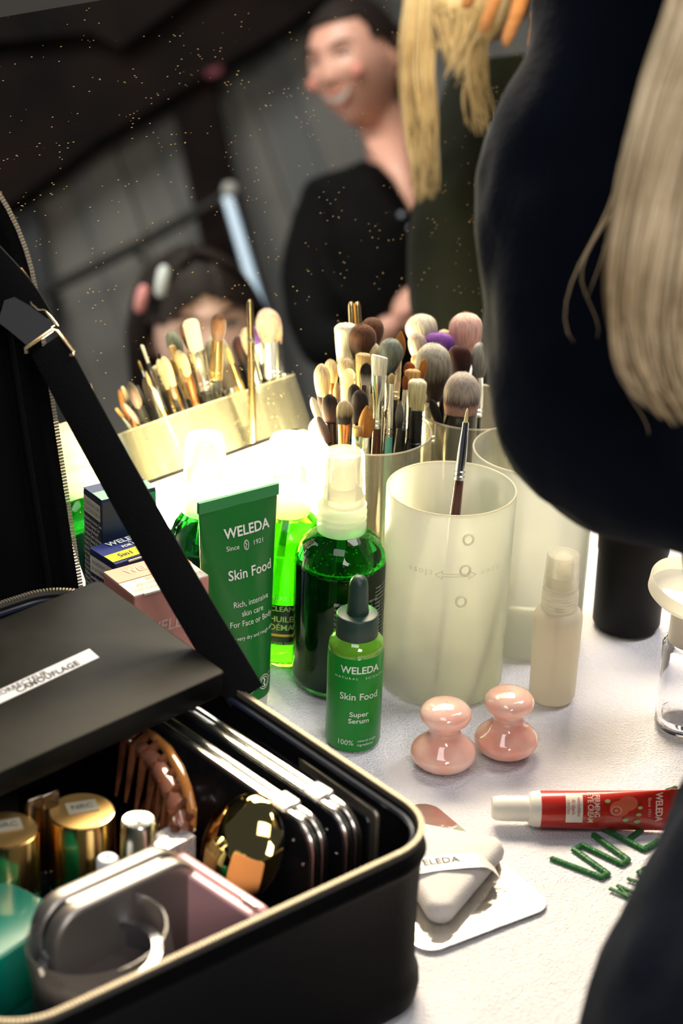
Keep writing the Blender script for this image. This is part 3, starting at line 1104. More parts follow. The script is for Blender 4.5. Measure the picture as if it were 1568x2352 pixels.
# ---- the cup with the biggest brushes
G3 = dict(group='makeup brushes in the frosted cups')
B3('big white fluffy powder brush at the back left of the rear cup', 922, 996, 723, 800, 0.020, 'dome', 0.8, 'goat', hw=0.005, strands=600)
B3('greyish beige brush in front of the white powder brush', 930, 974, 765, 836, 0.006, 'dome', 0.8, 'greige', hw=0.004, strands=400)
B3('slanted purple brush lying across the top of the rear cup', 968, 1046, 764, 806, 0.010, 'kabuki', 0.45, 'purple', hw=0.004, roll=0.0)
B3('small pale cream brush showing between the purple and pink brushes', 1000, 1036, 757, 800, 0.026, 'dome', 0.8, 'cream', hw=0.0035)
B3('largest pale pink powder brush next to the navy sleeve', 1031, 1112, 719, 812, 0.016, 'dome', 0.8, 'pink', hw=0.005, strands=500)
B3('big dome brush with pale grey tips and dark roots in the rear cup', 953, 1039, 789, 918, -0.018, 'dome', 0.8, 'greywhite', hw=0.005, fw=0.013, fer='silver', pos=0.62, strands=800, flen=0.03)
B3('dark maroon rounded brush between the grey dome and the sleeve', 1027, 1086, 792, 860, -0.002, 'round', 0.7, 'maroon', hw=0.005, fer='black')
ok = B3('stubby kabuki brush, beige above mauve and pink, on a fat black handle', 1020, 1107, 855, 948, -0.028, 'kabuki', 0.85, 'kabuki', handle='black', fat=0.05, fw=0.021)
B3('small cream brush squeezed between the beige brush and the grey dome', 940, 962, 815, 860, -0.006, 'dome', 0.7, 'yellow', fer='gold', hw=0.003)
B3('grey-white brush half hidden behind the navy sleeve', 1084, 1124, 787, 866, 0.0, 'dome', 0.8, 'greyhair', hw=0.004, strands=400)
B3('small black brush tip at the left lip of the rear cup', 979, 1001, 918, 978, -0.030, 'round', 0.7, 'black', fer='gold', hw=0.0028, handle='wood')
# kabuki has three coloured bands
m = MATS['bristles_kabuki']
for n in m.node_tree.nodes:
    if n.type == 'VALTORGB' and n.color_ramp.elements[1].color[0] < 0.6 and n.color_ramp.elements[0].color[0] > 0.5:
        cr = n.color_ramp
        cr.elements[0].position = 0.36
        cr.elements[1].position = 0.68
        e = cr.elements.new(0.46)
        e.color = (0.13, 0.07, 0.075, 1)

# ---- the lone brush
brush('slim pointed brush with silver ferrule and dark red handle, alone in the front cup', cup1, C1, (1073, 937), 974, 12, 0.012, 'liner', 1.0, 'paleyellow',
      fer='silver', flen=0.036, fw=0.0042, handle='maroon', hw=0.0031, strands=60, group='makeup brushes in the frosted cups', bot=(C1.x - 0.004, C1.y - 0.018, 0.0055))

# ============================================================ BOTTLES, TUBES AND BOXES
M_white_print = pbr('print_white', (0.74, 0.78, 0.72), 0.5)
M_dark_print = pbr('print_dark', (0.06, 0.065, 0.06), 0.6)
M_clearcap = frosted('clear_cap', (0.92, 0.91, 0.86), clear=0.76, trans=0.7, rough=0.12)
M_milky = frosted('milky_cap', (0.96, 0.95, 0.88), clear=0.15, trans=0.65, rough=0.2)
M_ggreen = pbr('green_glass', (0.015, 0.42, 0.03), 0.02, trans=1.0, ior=1.35, coat=0.0)
M_liquid = pbr('dark_green_liquid', (0.001, 0.020, 0.002), 0.05, spec=0.5)
M_foam = pbr('green_foam', (0.03, 0.36, 0.05), 0.5, bump=1.0, bscale=900, noise_col=(0.10, 0.65, 0.14), nscale=600)


def skin_food_logo(mb, cx, cy, w, mapper, bold=0.02, mi=0):
    put_text(mb, 'WELEDA', w * 0.265, cx, cy, mapper, bold=bold, sx=0.92, mi=mi)


# ---- serum bottle
p = at(809, 1699)
o = thing('serum_bottle', 'small green serum dropper bottle with white lettering, in front of the spray bottle', 'bottle', (p.x, p.y, 0))
R = 0.0166
M_sgreen = pbr('serum_green', (0.008, 0.19, 0.020), 0.30, coat=0.1, spec=0.3, sss=0.0)
M_sglass = pbr('serum_glass', (0.16, 0.46, 0.03), 0.04, trans=0.35, coat=0.8)
MB().lathe([(0.002, 0.0003), (R - 0.003, 0.0003), (R - .0008, 0.0012), (R, 0.0035), (R, 0.0635), (R - .0006, .0645), (R - .0008, .0655)], 72, cap=False).build('glass_body', M_sgreen, o)
MB().lathe([(R - .0004, .0640), (R - .0001, .0665), (R - .0008, .0695), (R - .0030, .0722), (R - .0050, .0738), (0.010, .0745), (0.010, .0765)], 72, cap=False).build('shoulder', M_sglass, o, angle=60)
M_cap = pbr('dark_green_cap', (0.014, 0.040, 0.030), 0.42)
MB().lathe([(0.0105, .0715), (0.0122, .0716), (0.0125, .0722), (0.0125, .0862), (0.0121, .0868), (0.0116, .0870), (0.0060, .0872), (0.003, .0873)], 64, cap=False).build('collar', M_cap, o)
MB().lathe([(0.0064, .0868), (0.0066, .0880), (0.0061, .0930), (0.0058, .1000), (0.0056, .1050), (0.0049, .1083), (0.0035, .1103), (0.0018, .1113), (0.0003, .1116)], 48, cap=False).build('dropper_bulb', M_cap, o, angle=60)
mp_ = cyl_map(R, math.radians(11))
mb = MB()
skin_food_logo(mb, 0.0, 0.0570, 0.0250, mp_)
put_text(mb, 'NATURAL   SCIENCE', 0.0021, 0.0, 0.0517, mp_, space=1.5, sx=1.15)
put_text(mb, 'Skin Food', 0.0064, 0.0, 0.0392, mp_, bold=0.008, sx=0.95)
put_text(mb, 'Super', 0.0045, 0.0, 0.0273, mp_, bold=0.014, sx=1.1)
put_text(mb, 'Serum', 0.0045, 0.0, 0.0228, mp_, bold=0.014, sx=1.1)
put_text(mb, '100%', 0.0050, -0.0078, 0.0078, mp_, sx=0.95)
put_text(mb, 'natural origin', 0.0025, 0.0060, 0.0092, mp_, sx=0.95)
put_text(mb, 'ingredients', 0.0025, 0.0048, 0.0064, mp_, sx=0.95)
mb.build('printed_lettering', pbr('print_silver', (0.62, 0.68, 0.62), 0.4, 0.2), o)
mb = MB()
for i in range(24):
    put_text(mb, random.choice(['elor', 'usn', 'lere', 'sam', 'tnis']), 0.0017, -0.0300, 0.060 - i * 0.0023, mp_, rot=0)
mb.build('small_print', MATS['print_silver'], o)

# ---- spray bottle
p = at(771, 1563)
o = thing('spray_bottle', 'dark green glass spray bottle, half-full with foam, under a clear cap', 'bottle', (p.x, p.y, 0))
R = 0.0283
body = [(0.002, 0.0005), (R - .008, 0.0005), (R - .003, .0022), (R - .0006, .006), (R, .010), (R, .0850), (R - .0012, .0920), (R - .0045, .0990), (R - .0100, .1045), (R - .0150, .1072), (0.0118, .1085), (0.0118, .1120)]
MB().lathe(body, 80, cap=False).build('glass_body', M_ggreen, o, angle=80)
MB().lathe([(0.002, .0045), (R - .007, .0045), (R - .0028, .0075), (R - .0024, .012), (R - .0024, .0838), (R - .0030, .0845), (0.001, .0845)], 64, cap=False).build('liquid', M_liquid, o)
mb = MB()
for i in range(560):
    a = random.uniform(0, 2 * PI)
    rr = (R - .0030) - abs(random.gauss(0, .0022))
    s_ = random.uniform(.0003, .0009)
    mb.sphere((rr * math.cos(a), rr * math.sin(a), .0846 + random.uniform(0, .0016)), s_, 7, 5)
mb.lathe([(R - .0090, .0846), (R - .0065, .0856), (R - .0040, .0862), (R - .0024, .0866)], 64, cap=False)
for i in range(90):
    a = random.uniform(0, 2 * PI)
    z = random.uniform(.088, .1035)
    rr = R - .0028 - max(0, (z - .090)) * 0.9
    mb.sphere((rr * math.cos(a), rr * math.sin(a), z), random.uniform(.0003, .0006), 6, 4)
mb.build('foam', M_foam, o)
MB().tube([(0, 0, .110), (0.001, 0, .012)], 0.0022, 12).build('dip_tube', pbr('dip_tube', (0.05, 0.36, 0.05), 0.3), o)
pr = [(0.0105, .1062), (0.0148, .1062), (0.0152, .1072), (0.0152, .1118), (0.0147, .1125), (0.0147, .1140), (0.0152, .1146), (0.0152, .1160), (0.0147, .1166), (0.0147, .1178), (0.0152, .1184), (0.0152, .1200), (0.0148, .1205), (0.0148, .1225), (0.0150, .1240), (0.0143, .1247), (0.0100, .1250)]
MB().lathe(pr, 64, cap=False).build('screw_collar', M_milky, o)
MB().lathe([(0.0139, .1246), (0.0139, .1300), (0.0127, .1560), (0.0121, .1578), (0.0112, .1584), (0.0010, .1584), (0.0010, .1577), (0.0108, .1577), (0.0119, .1555), (0.0129, .1300)], 64, cap=False).build('overcap', M_clearcap, o)
MB().lathe([(0.0115, .1248), (0.0115, .1330), (0.0098, .1350), (0.0075, .1355), (0.0072, .1460), (0.0060, .1480), (0.0062, .1520), (0.0020, .1530)], 48, cap=False).build('pump_nozzle', M_milky, o)
mp_ = cyl_map(R, math.radians(18), 0.0004)
mb = MB()
lines = ['After cleansing, spray', 'onto your face for', 'efficacy.  Spray the', 'fermes.  Vaporisez', 'Sprayez le visage', 'geklaard, dan op', 'anvendes. Ryst', 'Tonico e spruz',
         'Tonic  lightly over', 'Vapori sul viso', 'Aqua calma pure', 'erfrischt die Haut', 'sans  rincer', 'Huid en hals', 'Pure  fresh', 'Keep cool  and', 'dry. Ext. use', 'Eau  Water']
for i, s in enumerate(lines):
    put_text(mb, s, 0.0029, -0.0115, 0.0690 - i * 0.0033, mp_, align='LEFT', space=1.15)
put_patch(mb, -0.0118, -0.0092, 0.0680, 0.0700, mp_, 3, 1)
put_patch(mb, -0.0035, -0.0010, 0.0614, 0.0634, mp_, 3, 1)
put_patch(mb, -0.0118, -0.0092, 0.0416, 0.0436, mp_, 3, 1)
for i in range(26):
    put_text(mb, random.choice(['spray onto the', 'contorno degli', 'visage et le', 'sensitive skin', 'conserver au']), 0.0024, 0.0160, 0.0760 - i * 0.0026, mp_, align='LEFT', space=1.1)
mb.build('printed_lettering', pbr('print_grey', (0.42, 0.48, 0.40), 0.5), o)
put = None

# ---- cleansing oil bottle (bright) and the third one behind the tube
M_oil = pbr('oil_glass', (0.22, 0.80, 0.03), 0.03, trans=1.0, ior=1.3)
M_oil_liq = frosted('oil_liquid', (0.20, 0.62, 0.02), clear=0.35, trans=0.7, rough=0.05)


def oil_bottle(label, px, oil=True, crumple=False):
    p = at(*px)
    o = thing('glass_bottle', label, 'bottle', (p.x, p.y, 0), group='green glass bottles')
    R = 0.0232
    n, vs, fs = 72, [], []
    prof = [(0.002, 0.0005), (R - .006, 0.0005), (R - .002, .002), (R, .006), (R, .084), (R - .0012, .0905), (R - .0045, .0965), (R - .0090, .1010), (0.0118, .1035), (0.0110, .1075)]
    MB().lathe(prof, n, cap=False).build('glass_body', M_oil if oil else M_ggreen, o, angle=80)
    MB().lathe([(0.002, .005), (R - .005, .005), (R - .0022, .009), (R - .0020, .0790), (R - .0032, .0800), (0.001, .0797)], 60, cap=False).build('liquid', M_oil_liq if oil else M_liquid, o)
    MB().tube([(0, 0, .104), (-0.004, 0, .06), (-0.007, 0, .012)], 0.0020, 10).build('dip_tube', MATS['dip_tube'], o)
    MB().lathe([(0.0100, .1020), (0.0142, .1020), (0.0146, .1030), (0.0146, .1170), (0.0140, .1180), (0.0140, .1200), (0.0095, .1204)], 56, cap=False).build('screw_collar', M_milky, o)
    MB().lathe([(0.0134, .1200), (0.0134, .1250), (0.0122, .1500), (0.0108, .1524), (0.0010, .1524), (0.0010, .1517), (0.0105, .1517), (0.0124, .1250)], 56, cap=False).build('overcap', M_clearcap, o)
    MB().lathe([(0.0112, .1202), (0.0112, .1290), (0.0085, .1310), (0.0070, .1420), (0.0060, .1460), (0.0020, .1465)], 40, cap=False).build('pump_nozzle', M_milky, o)
    return o, R


o, R = oil_bottle('bright yellow-green cleansing oil bottle between the tube and the spray bottle', (652, 1500))
mp_ = cyl_map(R, 0.0, 0.0004)
mb = MB()
put_patch(mb, -0.030, 0.030, 0.0190, 0.0470, mp_, 30, 2)
mb.build('label_band', pbr('band_dark', (0.006, 0.030, 0.005), 0.25), o)
mp_ = cyl_map(R, 0.0, 0.0007)
mb = MB()
put_text(mb, 'MAKE-UP', 0.0042, -0.0090, 0.0520, mp_, align='LEFT')
put_text(mb, 'CLEANSING OIL', 0.0050, -0.0090, 0.0445, mp_, align='LEFT', bold=.01)
put_text(mb, 'HUILE', 0.0056, -0.0090, 0.0372, mp_, align='LEFT', bold=.015)
put_text(mb, 'D\u00c9MAQUILLANTE', 0.0056, -0.0090, 0.0313, mp_, align='LEFT', bold=.015)
put_text(mb, 'organic sunflower', 0.0030, -0.0090, 0.0205, mp_, align='LEFT')
mb.build('printed_lettering', pbr('print_palegreen', (0.32, 0.55, 0.14), 0.5), o)
mb = MB()
put_patch(mb, -0.0105, 0.020, 0.0250, 0.0268, mp_, 16, 1)
mb.build('gold_rule', pbr('print_gold', (0.62, 0.48, 0.06), 0.4, 0.3), o)
oil_bottle('dark green glass bottle mostly hidden behind the standing green tube', (468, 1500), oil=False)

# ---- standing green tube
cL, cR = at(443, 1150, 0.147), at(624, 1104, 0.147)
cm = (cL + cR) / 2
base = V((cm.x, cm.y, 0)) + V((0.0035, -0.003, 0))
ang = math.atan2((cR - cL).y, (cR - cL).x)
o = thing('cream_tube', 'large green squeeze tube standing on its white cap between the boxes and bottles', 'tube', tuple(base), ang)
W2 = (cR - cL).length / 2
TZ0, TZ1, TR = 0.0165, 0.147, 0.0205
M_tube = pbr('tube_green', (0.010, 0.125, 0.020), 0.33, coat=0.1, spec=0.4)
vs, fs = [], []
n, K = 56, 30


def tube_dims(z):
    t = min(1, max(0, (z - TZ0) / (TZ1 - 0.007 - TZ0)))
    w = TR + (W2 - TR) * (t ** 0.9)
    d = TR * (1 - t) ** 0.75 * (1 - 0.10 * t) + 0.0009
    return w, d


for j in range(K + 1):
    z = TZ0 + (TZ1 - TZ0) * j / K
    w, d = tube_dims(z)
    for i in range(n):
        a = 2 * PI * i / n
        vs.append((w * math.cos(a), d * math.sin(a), z))
for j in range(K):
    for i in range(n):
        i2 = (i + 1) % n
        fs.append((j * n + i, j * n + i2, (j + 1) * n + i2, (j + 1) * n + i))
fs.append(tuple(range(n - 1, -1, -1)))
fs.append(tuple(K * n + i for i in range(n)))
MB().add(vs, fs).build('tube_body', M_tube, o, angle=60)
MB().box((0, 0, TZ1 - 0.0035), (2 * W2 + 0.0006, 0.0026, 0.0072)).build('crimped_end', pbr('crimp_green', (0.016, 0.20, 0.05), 0.35), o, smooth=False)
MB().lathe([(0.002, .0004), (0.0175, .0004), (0.0188, .0012), (0.0192, .004), (0.0196, .0150), (0.0198, .0166), (0.010, .0172)], 64, cap=False).build('screw_cap', pbr('cap_greywhite', (0.62, 0.62, 0.56), 0.4), o)


def tmap(x, z):
    w, d = tube_dims(z)
    q = max(-0.999, min(0.999, x / w))
    return V((x, -(d * math.sqrt(1 - q * q) + 0.0004), z))


mb = MB()
skin_food_logo(mb, 0.0035, 0.1245, 0.0330, tmap, bold=.022)
put_text(mb, 'Since', 0.0042, -0.0075, 0.1155, tmap)
put_text(mb, '1921', 0.0042, 0.0105, 0.1155, tmap)
put_line(mb, circle_pts(0.0017, 0.1155, 0.0016, 20, 0.0030), 0.0004, tmap)
put_line(mb, [(0.0017, 0.1180), (0.0011, 0.1166), (0.0022, 0.1158), (0.0011, 0.1146), (0.0017, 0.1132)], 0.0004, tmap)
put_text(mb, 'Skin Food', 0.0088, 0.0040, 0.0985, tmap, bold=.012, sx=.9)
put_text(mb, 'Rich, intensive', 0.0052, 0.0030, 0.0800, tmap, sx=.85)
put_text(mb, 'skin care', 0.0052, 0.0030, 0.0738, tmap, sx=.85)
put_text(mb, 'For Face or Body', 0.0052, 0.0030, 0.0676, tmap, sx=.85)
put_text(mb, 'For very dry and rough skin', 0.0034, 0.0030, 0.0585, tmap, sx=.88)
mb.build('printed_lettering', pbr('print_pinkwhite', (0.66, 0.66, 0.60), 0.45), o)
mb = MB()
for cx, in ((-0.0035,), (0.0085,)):
    put_line(mb, circle_pts(cx, 0.0265, 0.0044, 30), 0.0005, tmap)
    put_line(mb, circle_pts(cx, 0.0265, 0.0031, 24), 0.0005, tmap)
put_patch(mb, -0.0072, 0.0002, 0.0258, 0.0273, tmap, 6, 1)
put_line(mb, [(0.0080, 0.0290), (0.0092, 0.0270), (0.0078, 0.0255), (0.0090, 0.0238)], 0.0010, tmap)
for i in range(4):
    put_text(mb, ['Certified', 'Natural', 'Skin', 'Care'][i], 0.0022, 0.0165, 0.0300 - i * .0027, tmap)
mb.build('seal_mark', MATS['print_pinkwhite'], o)

# ---- boxes


def carton(name, label, A, B, Cc, h, mats, cat='box', group='product cartons'):
    """A back-left, B front, Cc right corner of the top in plan; stands on the table"""
    A, B, Cc = [V((q.x, q.y, 0)) for q in (A, B, Cc)]
    ex = (Cc - B)
    w = ex.length
    ex.normalize()
    ey = V((-ex.y, ex.x, 0))
    d = (A - B).dot(ey)
    sh = 0
    o = thing(name, label, cat, tuple(B), math.atan2(ex.y, ex.x), group)
    mb = MB()
    t = 0.0
    mb.box((w / 2, d / 2, h / 2), (w, d, h))
    b = mb.build('carton_body', mats[0], o, smooth=False)
    bm = bmesh.new(); bm.from_mesh(b.data)
    bmesh.ops.bevel(bm, geom=bm.edges[:], offset=0.0005, segments=2, affect='EDGES')
    bm.to_mesh(b.data); bm.free()
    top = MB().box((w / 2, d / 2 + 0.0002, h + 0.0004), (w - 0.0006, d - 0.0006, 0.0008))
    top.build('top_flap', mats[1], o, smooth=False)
    return o, w, d


M_cardedge = pbr('card_edge', (0.72, 0.68, 0.58), 0.7)
hp = 0.105
A, B, Cc = at(225, 1321, hp), at(308, 1373, hp), at(480, 1324, hp)
M_pink = pbr('pink_card', (0.47, 0.20, 0.17), 0.45)
o, w, d = carton('oil_carton', 'pink face-oil carton, nearest of the three boxes, beside the green tube', A, B, Cc, hp, (M_pink, pbr('pale_card', (0.74, 0.70, 0.58), 0.5)))
tm = plane_map((0, 0, hp + 0.0009), (1, 0, 0), (0, 1, 0))
mb = MB(); put_patch(mb, 0.0002, w - .0002, d * 0.52, d - .0002, tm)
mb.build('pink_panel', pbr('salmon_card', (0.86, 0.42, 0.29), 0.5), o, smooth=False)
tm = plane_map((0, 0, hp + 0.0012), (1, 0, 0), (0, 1, 0))
mb = MB()
put_text(mb, 'WELEDA', 0.0080, w * .5, d * .78, tm, bold=.02, sx=.95)
mb.build('logo_lettering', pbr('print_pale', (0.90, 0.60, 0.48), 0.5), o)
mb = MB()
put_text(mb, 'RECOVERY FACE OIL', 0.0037, w * .5, d * .29, tm)
put_text(mb, 'HUILE VISAGE NUIT RESTRUCTUANTE', 0.0037, w * .5, d * .14, tm, sx=.72)
mb.build('printed_lettering', pbr('print_greybrown', (0.26, 0.22, 0.18), 0.5), o)
mb = MB(); put_text(mb, 'SENSITIVE', 0.0040, w * .5, d * .43, tm, bold=.01)
mb.build('accent_lettering', pbr('print_salmon', (0.80, 0.28, 0.16), 0.5), o)
MB().box((w * .5, 0.0006, hp + 0.0003), (w * .74, 0.0022, 0.0012)).build('tuck_tab', M_cardedge, o, smooth=False)
fm = plane_map((0, 0, 0), (1, 0, 0), (0, 0, 1), 0.0003)
mb = MB(); put_text(mb, 'WELEDA', 0.0105, w * .52, hp - 0.024, fm, bold=.02, sx=.95, shear=.1)
put_line(mb, circle_pts(w * .52, hp - .034, .0014, 16, .0022), .0003, fm)
put_text(mb, 'Since', 0.003, w * .36, hp - .034, fm)
put_text(mb, '1921', 0.003, w * .68, hp - .034, fm)
mb.build('front_lettering', pbr('print_mauve', (0.52, 0.36, 0.33), 0.35, 0.3), o)


def side_print(o, w, d, h, seedy):
    """white panel and columns of small text on the left end of a navy carton"""
    sm = plane_map((0, d, 0), (0, -1, 0), (0, 0, 1), 0.0003)
    mb = MB()
    put_patch(mb, 0.0012, d - 0.0012, h - 0.0140, h - 0.0030, sm)
    mb.build('white_panel', pbr('panel_cream', (0.72, 0.70, 0.60), 0.5), o, smooth=False)
    sm2 = plane_map((0, d, 0), (0, -1, 0), (0, 0, 1), 0.0006)
    mb = MB()
    put_text(mb, 'INGREDIENTS 100%', 0.0034, d / 2, h - 0.0065, sm2, sx=.68)
    put_text(mb, 'OF NATURAL ORIGIN', 0.0034, d / 2, h - 0.0108, sm2, sx=.68)
    mb.build('panel_lettering', pbr('print_bluegrey', (0.20, 0.22, 0.30), 0.5), o)
    mb = MB()
    wd = ['Ingredients (INCI): Water', 'Aqua, Simmondsia Oil,', 'Alcohol, Glycerin, Seed', 'Prunus Amygdalus Dulc', 'Helianthus Annuus, Cera', 'Glyceryl Stearate Citr', 'Fragrance (Parfum)*,', 'Xanthan Gum, Limonene', 'Linalool, Benzyl Alcohol', 'Citral, Geraniol. From', 'natural essential oils']
    i = 0
    z = h - 0.0170
    while z > 0.006:
        put_text(mb, wd[(i + seedy) % len(wd)], 0.0033, 0.0016, z, sm2, align='LEFT', bold=.02, sx=.66)
        z -= 0.0034
        i += 1
    mb.build('small_print', pbr('print_cream', (0.68, 0.68, 0.62), 0.5), o)


h2 = 0.105
A, B, Cc = at(196, 1264, h2), at(265, 1300, h2), at(413, 1250, h2)
A, B, Cc = at(196, 1264, h2 - .000), at(265, 1300, h2), at(413, 1252, h2)
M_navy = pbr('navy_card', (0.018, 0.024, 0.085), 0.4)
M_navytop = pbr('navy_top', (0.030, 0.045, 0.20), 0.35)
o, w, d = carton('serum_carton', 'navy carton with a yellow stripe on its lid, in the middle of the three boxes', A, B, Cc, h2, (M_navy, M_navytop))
tm = plane_map((0, 0, h2 + 0.0009), (1, 0, 0), (0, 1, 0))
mb = MB(); put_patch(mb, 0.0003, w - .0003, d * 0.10, d * 0.45, tm)
mb.build('yellow_stripe', pbr('print_yellow', (0.90, 0.72, 0.02), 0.45), o, smooth=False)
tm = plane_map((0, 0, h2 + 0.0012), (1, 0, 0), (0, 1, 0))
mb = MB()
put_text(mb, 'WELEDA', 0.0068, w * .5, d * .84, tm, bold=.025)
put_text(mb, 'FOR MEN', 0.0036, w * .5, d * .58, tm, bold=.02)
put_line(mb, circle_pts(w * .5, d * .70, .0008, 12), .0003, tm)
mb.build('logo_lettering', M_white_print, o)
mb = MB()
put_text(mb, '5in1', 0.0062, w * .27, d * .27, tm, bold=.01)
put_text(mb, 'MULTI-ACTION', 0.0028, w * .66, d * .34, tm)
put_text(mb, 'SERUM', 0.0028, w * .60, d * .21, tm)
mb.build('printed_lettering', M_dark_print, o)
MB().box((w * .55, 0.0006, h2 + 0.0003), (w * .70, 0.0020, 0.0010)).build('tuck_tab', M_cardedge, o, smooth=False)
side_print(o, w, d, h2, 0)

h1 = 0.130
A, B, Cc = at(173, 1126, h1), at(233, 1154, h1), at(359, 1123, h1)
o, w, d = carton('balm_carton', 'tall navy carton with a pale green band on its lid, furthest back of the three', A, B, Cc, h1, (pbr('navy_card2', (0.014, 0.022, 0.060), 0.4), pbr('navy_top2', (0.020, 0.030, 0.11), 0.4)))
tm = plane_map((0, 0, h1 + 0.0009), (1, 0, 0), (0, 1, 0))
mb = MB(); put_patch(mb, 0.0003, w - .0003, 0.0003, d * 0.52, tm)
mb.build('green_band', pbr('mint_card', (0.32, 0.72, 0.42), 0.5), o, smooth=False)
tm = plane_map((0, 0, h1 + 0.0012), (1, 0, 0), (0, 1, 0))
mb = MB()
put_text(mb, 'REPAIR BALM', 0.0034, w * .55, d * .38, tm)
put_text(mb, 'BAUME HYDRATANTE', 0.0034, w * .52, d * .16, tm, sx=.8)
mb.build('printed_lettering', M_dark_print, o)
fm = plane_map((0, 0, 0), (1, 0, 0), (0, 0, 1), 0.0003)
mb = MB(); put_patch(mb, w * .62, w - .0003, h1 - .030, h1 - .001, fm)
mb.build('green_panel', pbr('green_card', (0.03, 0.20, 0.09), 0.4), o, smooth=False)
mb = MB()
put_text(mb, 'Since 1921', 0.0032, w * .46, h1 - .0290, plane_map((0, 0, 0), (1, 0, 0), (0, 0, 1), 0.0006))
mb.build('front_lettering', pbr('print_mint', (0.30, 0.50, 0.40), 0.5), o)
side_print(o, w, d, h1, 4)

# ---- travel spray bottle
p = at(1266, 1602)
o = thing('travel_bottle', 'small frosted travel spray bottle with clear cap, standing under the navy sleeve', 'bottle', (p.x, p.y, 0))
R = 0.0144
M_fb = frosted('frosted_bottle', (0.97, 0.92, 0.80), clear=0.10, trans=0.6, rough=0.3)
MB().lathe([(0.002, .0004), (R - .004, .0004), (R - .0012, .0012), (R, .004), (R + .0006, .050), (R + .0006, .0590), (R - .0008, .0622), (R - .0035, .0640), (0.009, .0645)], 64, cap=False).build('bottle_body', M_fb, o, angle=60)
pr = [(0.0090, .0625), (0.0112, .0625)]
for i in range(6):
    pr += [(0.0114, .0640 + i * .0020), (0.0109, .0650 + i * .0020)]
pr += [(0.0112, .0762), (0.0104, .0780), (0.0040, .0782)]
MB().lathe(pr, 56, cap=False).build('screw_collar', M_milky, o)
MB().lathe([(0.0108, .0770), (0.0110, .0790), (0.0101, .1000), (0.0097, .1008), (0.0012, .1008), (0.0012, .1002), (0.0093, .1002), (0.0100, .0800)], 56, cap=False).build('overcap', M_clearcap, o)
MB().lathe([(0.0088, .0775), (0.0088, .0870), (0.0040, .0880), (0.0034, .0960), (0.0055, .0966), (0.0055, .0990), (0.001, .0992)], 40, cap=False).build('pump_nozzle', M_milky, o)
MB().lathe([(0.0030, .0630), (0.0030, .0560), (0.0014, .0530), (0.0012, .0080)], 16).build('dip_tube', pbr('dip_grey', (0.12, 0.12, 0.12), 0.5), o)

# ---- black jar behind
p = at(1437, 1432)
o = thing('black_jar', 'plain black round container behind the travel bottle, under the sleeve', 'container', (p.x, p.y, 0))
M_blk = pbr('satin_black', (0.006, 0.006, 0.006), 0.6, spec=0.2)
MB().lathe([(0.002, .0004), (0.021, .0004), (0.0225, .003), (0.0230, .050), (0.0230, .0560)], 64, cap=False).build('jar_body', M_blk, o)
MB().lathe([(0.0225, .0555), (0.0236, .0560), (0.0238, .078), (0.0225, .080), (0.001, .0802)], 64, cap=False).build('lid', M_blk, o)

# ---- clear pump bottle with dish
p = at(1574, 1666)
o = thing('pump_bottle', 'clear bottle of liquid with white neck and round press-down dish at the right edge', 'bottle', (p.x, p.y, 0))
R = 0.0195
M_clear = pbr('clear_plastic', (0.95, 0.95, 0.97), 0.03, trans=1.0, ior=1.3)
MB().lathe([(0.002, .0004), (R - .003, .0004), (R, .003), (R, .0560), (R - .0010, .0595), (R - .0040, .0615), (0.012, .062), (0.012, .0605), (R - .0045, .0600), (R - .0022, .0580), (R - .0018, .0060), (R - .004, .0040), (0.002, .0040)], 64, cap=False).build('bottle_body', M_clear, o, angle=60)
MB().lathe([(0.001, .0046), (R - .004, .0046), (R - .0022, .007), (R - .0022, .0095), (0.001, .0095)], 56, cap=False).build('liquid', pbr('clear_liquid', (0.9, 0.9, 0.92), 0.02, trans=1.0, ior=1.2), o)
MB().lathe([(0.0165, .0600), (0.0168, .0612), (0.0160, .0850), (0.0140, .0862), (0.002, .0864)], 56, cap=False).build('neck', pbr('white_neck', (0.80, 0.77, 0.68), 0.45), o)
dq = Matrix.Translation((-0.006, -0.001, .0900)) @ Matrix.Rotation(math.radians(12), 4, 'Y') @ Matrix.Rotation(math.radians(8), 4, 'X')
MB().lathe([(0.001, -.0015), (0.0250, -.0015), (0.0268, .0), (0.0275, .0080), (0.0270, .0092), (0.0262, .0080), (0.0255, .0010), (0.001, .0003)], 72, xf=dq, cap=False).build('press_dish', M_milky, o)
MB().rbox((0.016, 0.014, 0.0006), 0.001, xf=dq @ Matrix.Translation((-0.010, -0.006, .0008))).build('paper_sticker', pbr('paper', (0.80, 0.76, 0.66), 0.6), o)

# ============================================================ ROSE QUARTZ
M_q = pbr('rose_quartz', (0.85, 0.44, 0.36), 0.12, coat=1.0, sss=0.6, sss_col=(0.014, 0.006, 0.004), noise_col=(0.90, 0.66, 0.58), nscale=55)
M_q.node_tree.nodes['Principled BSDF'].inputs['Coat Roughness'].default_value = 0.03


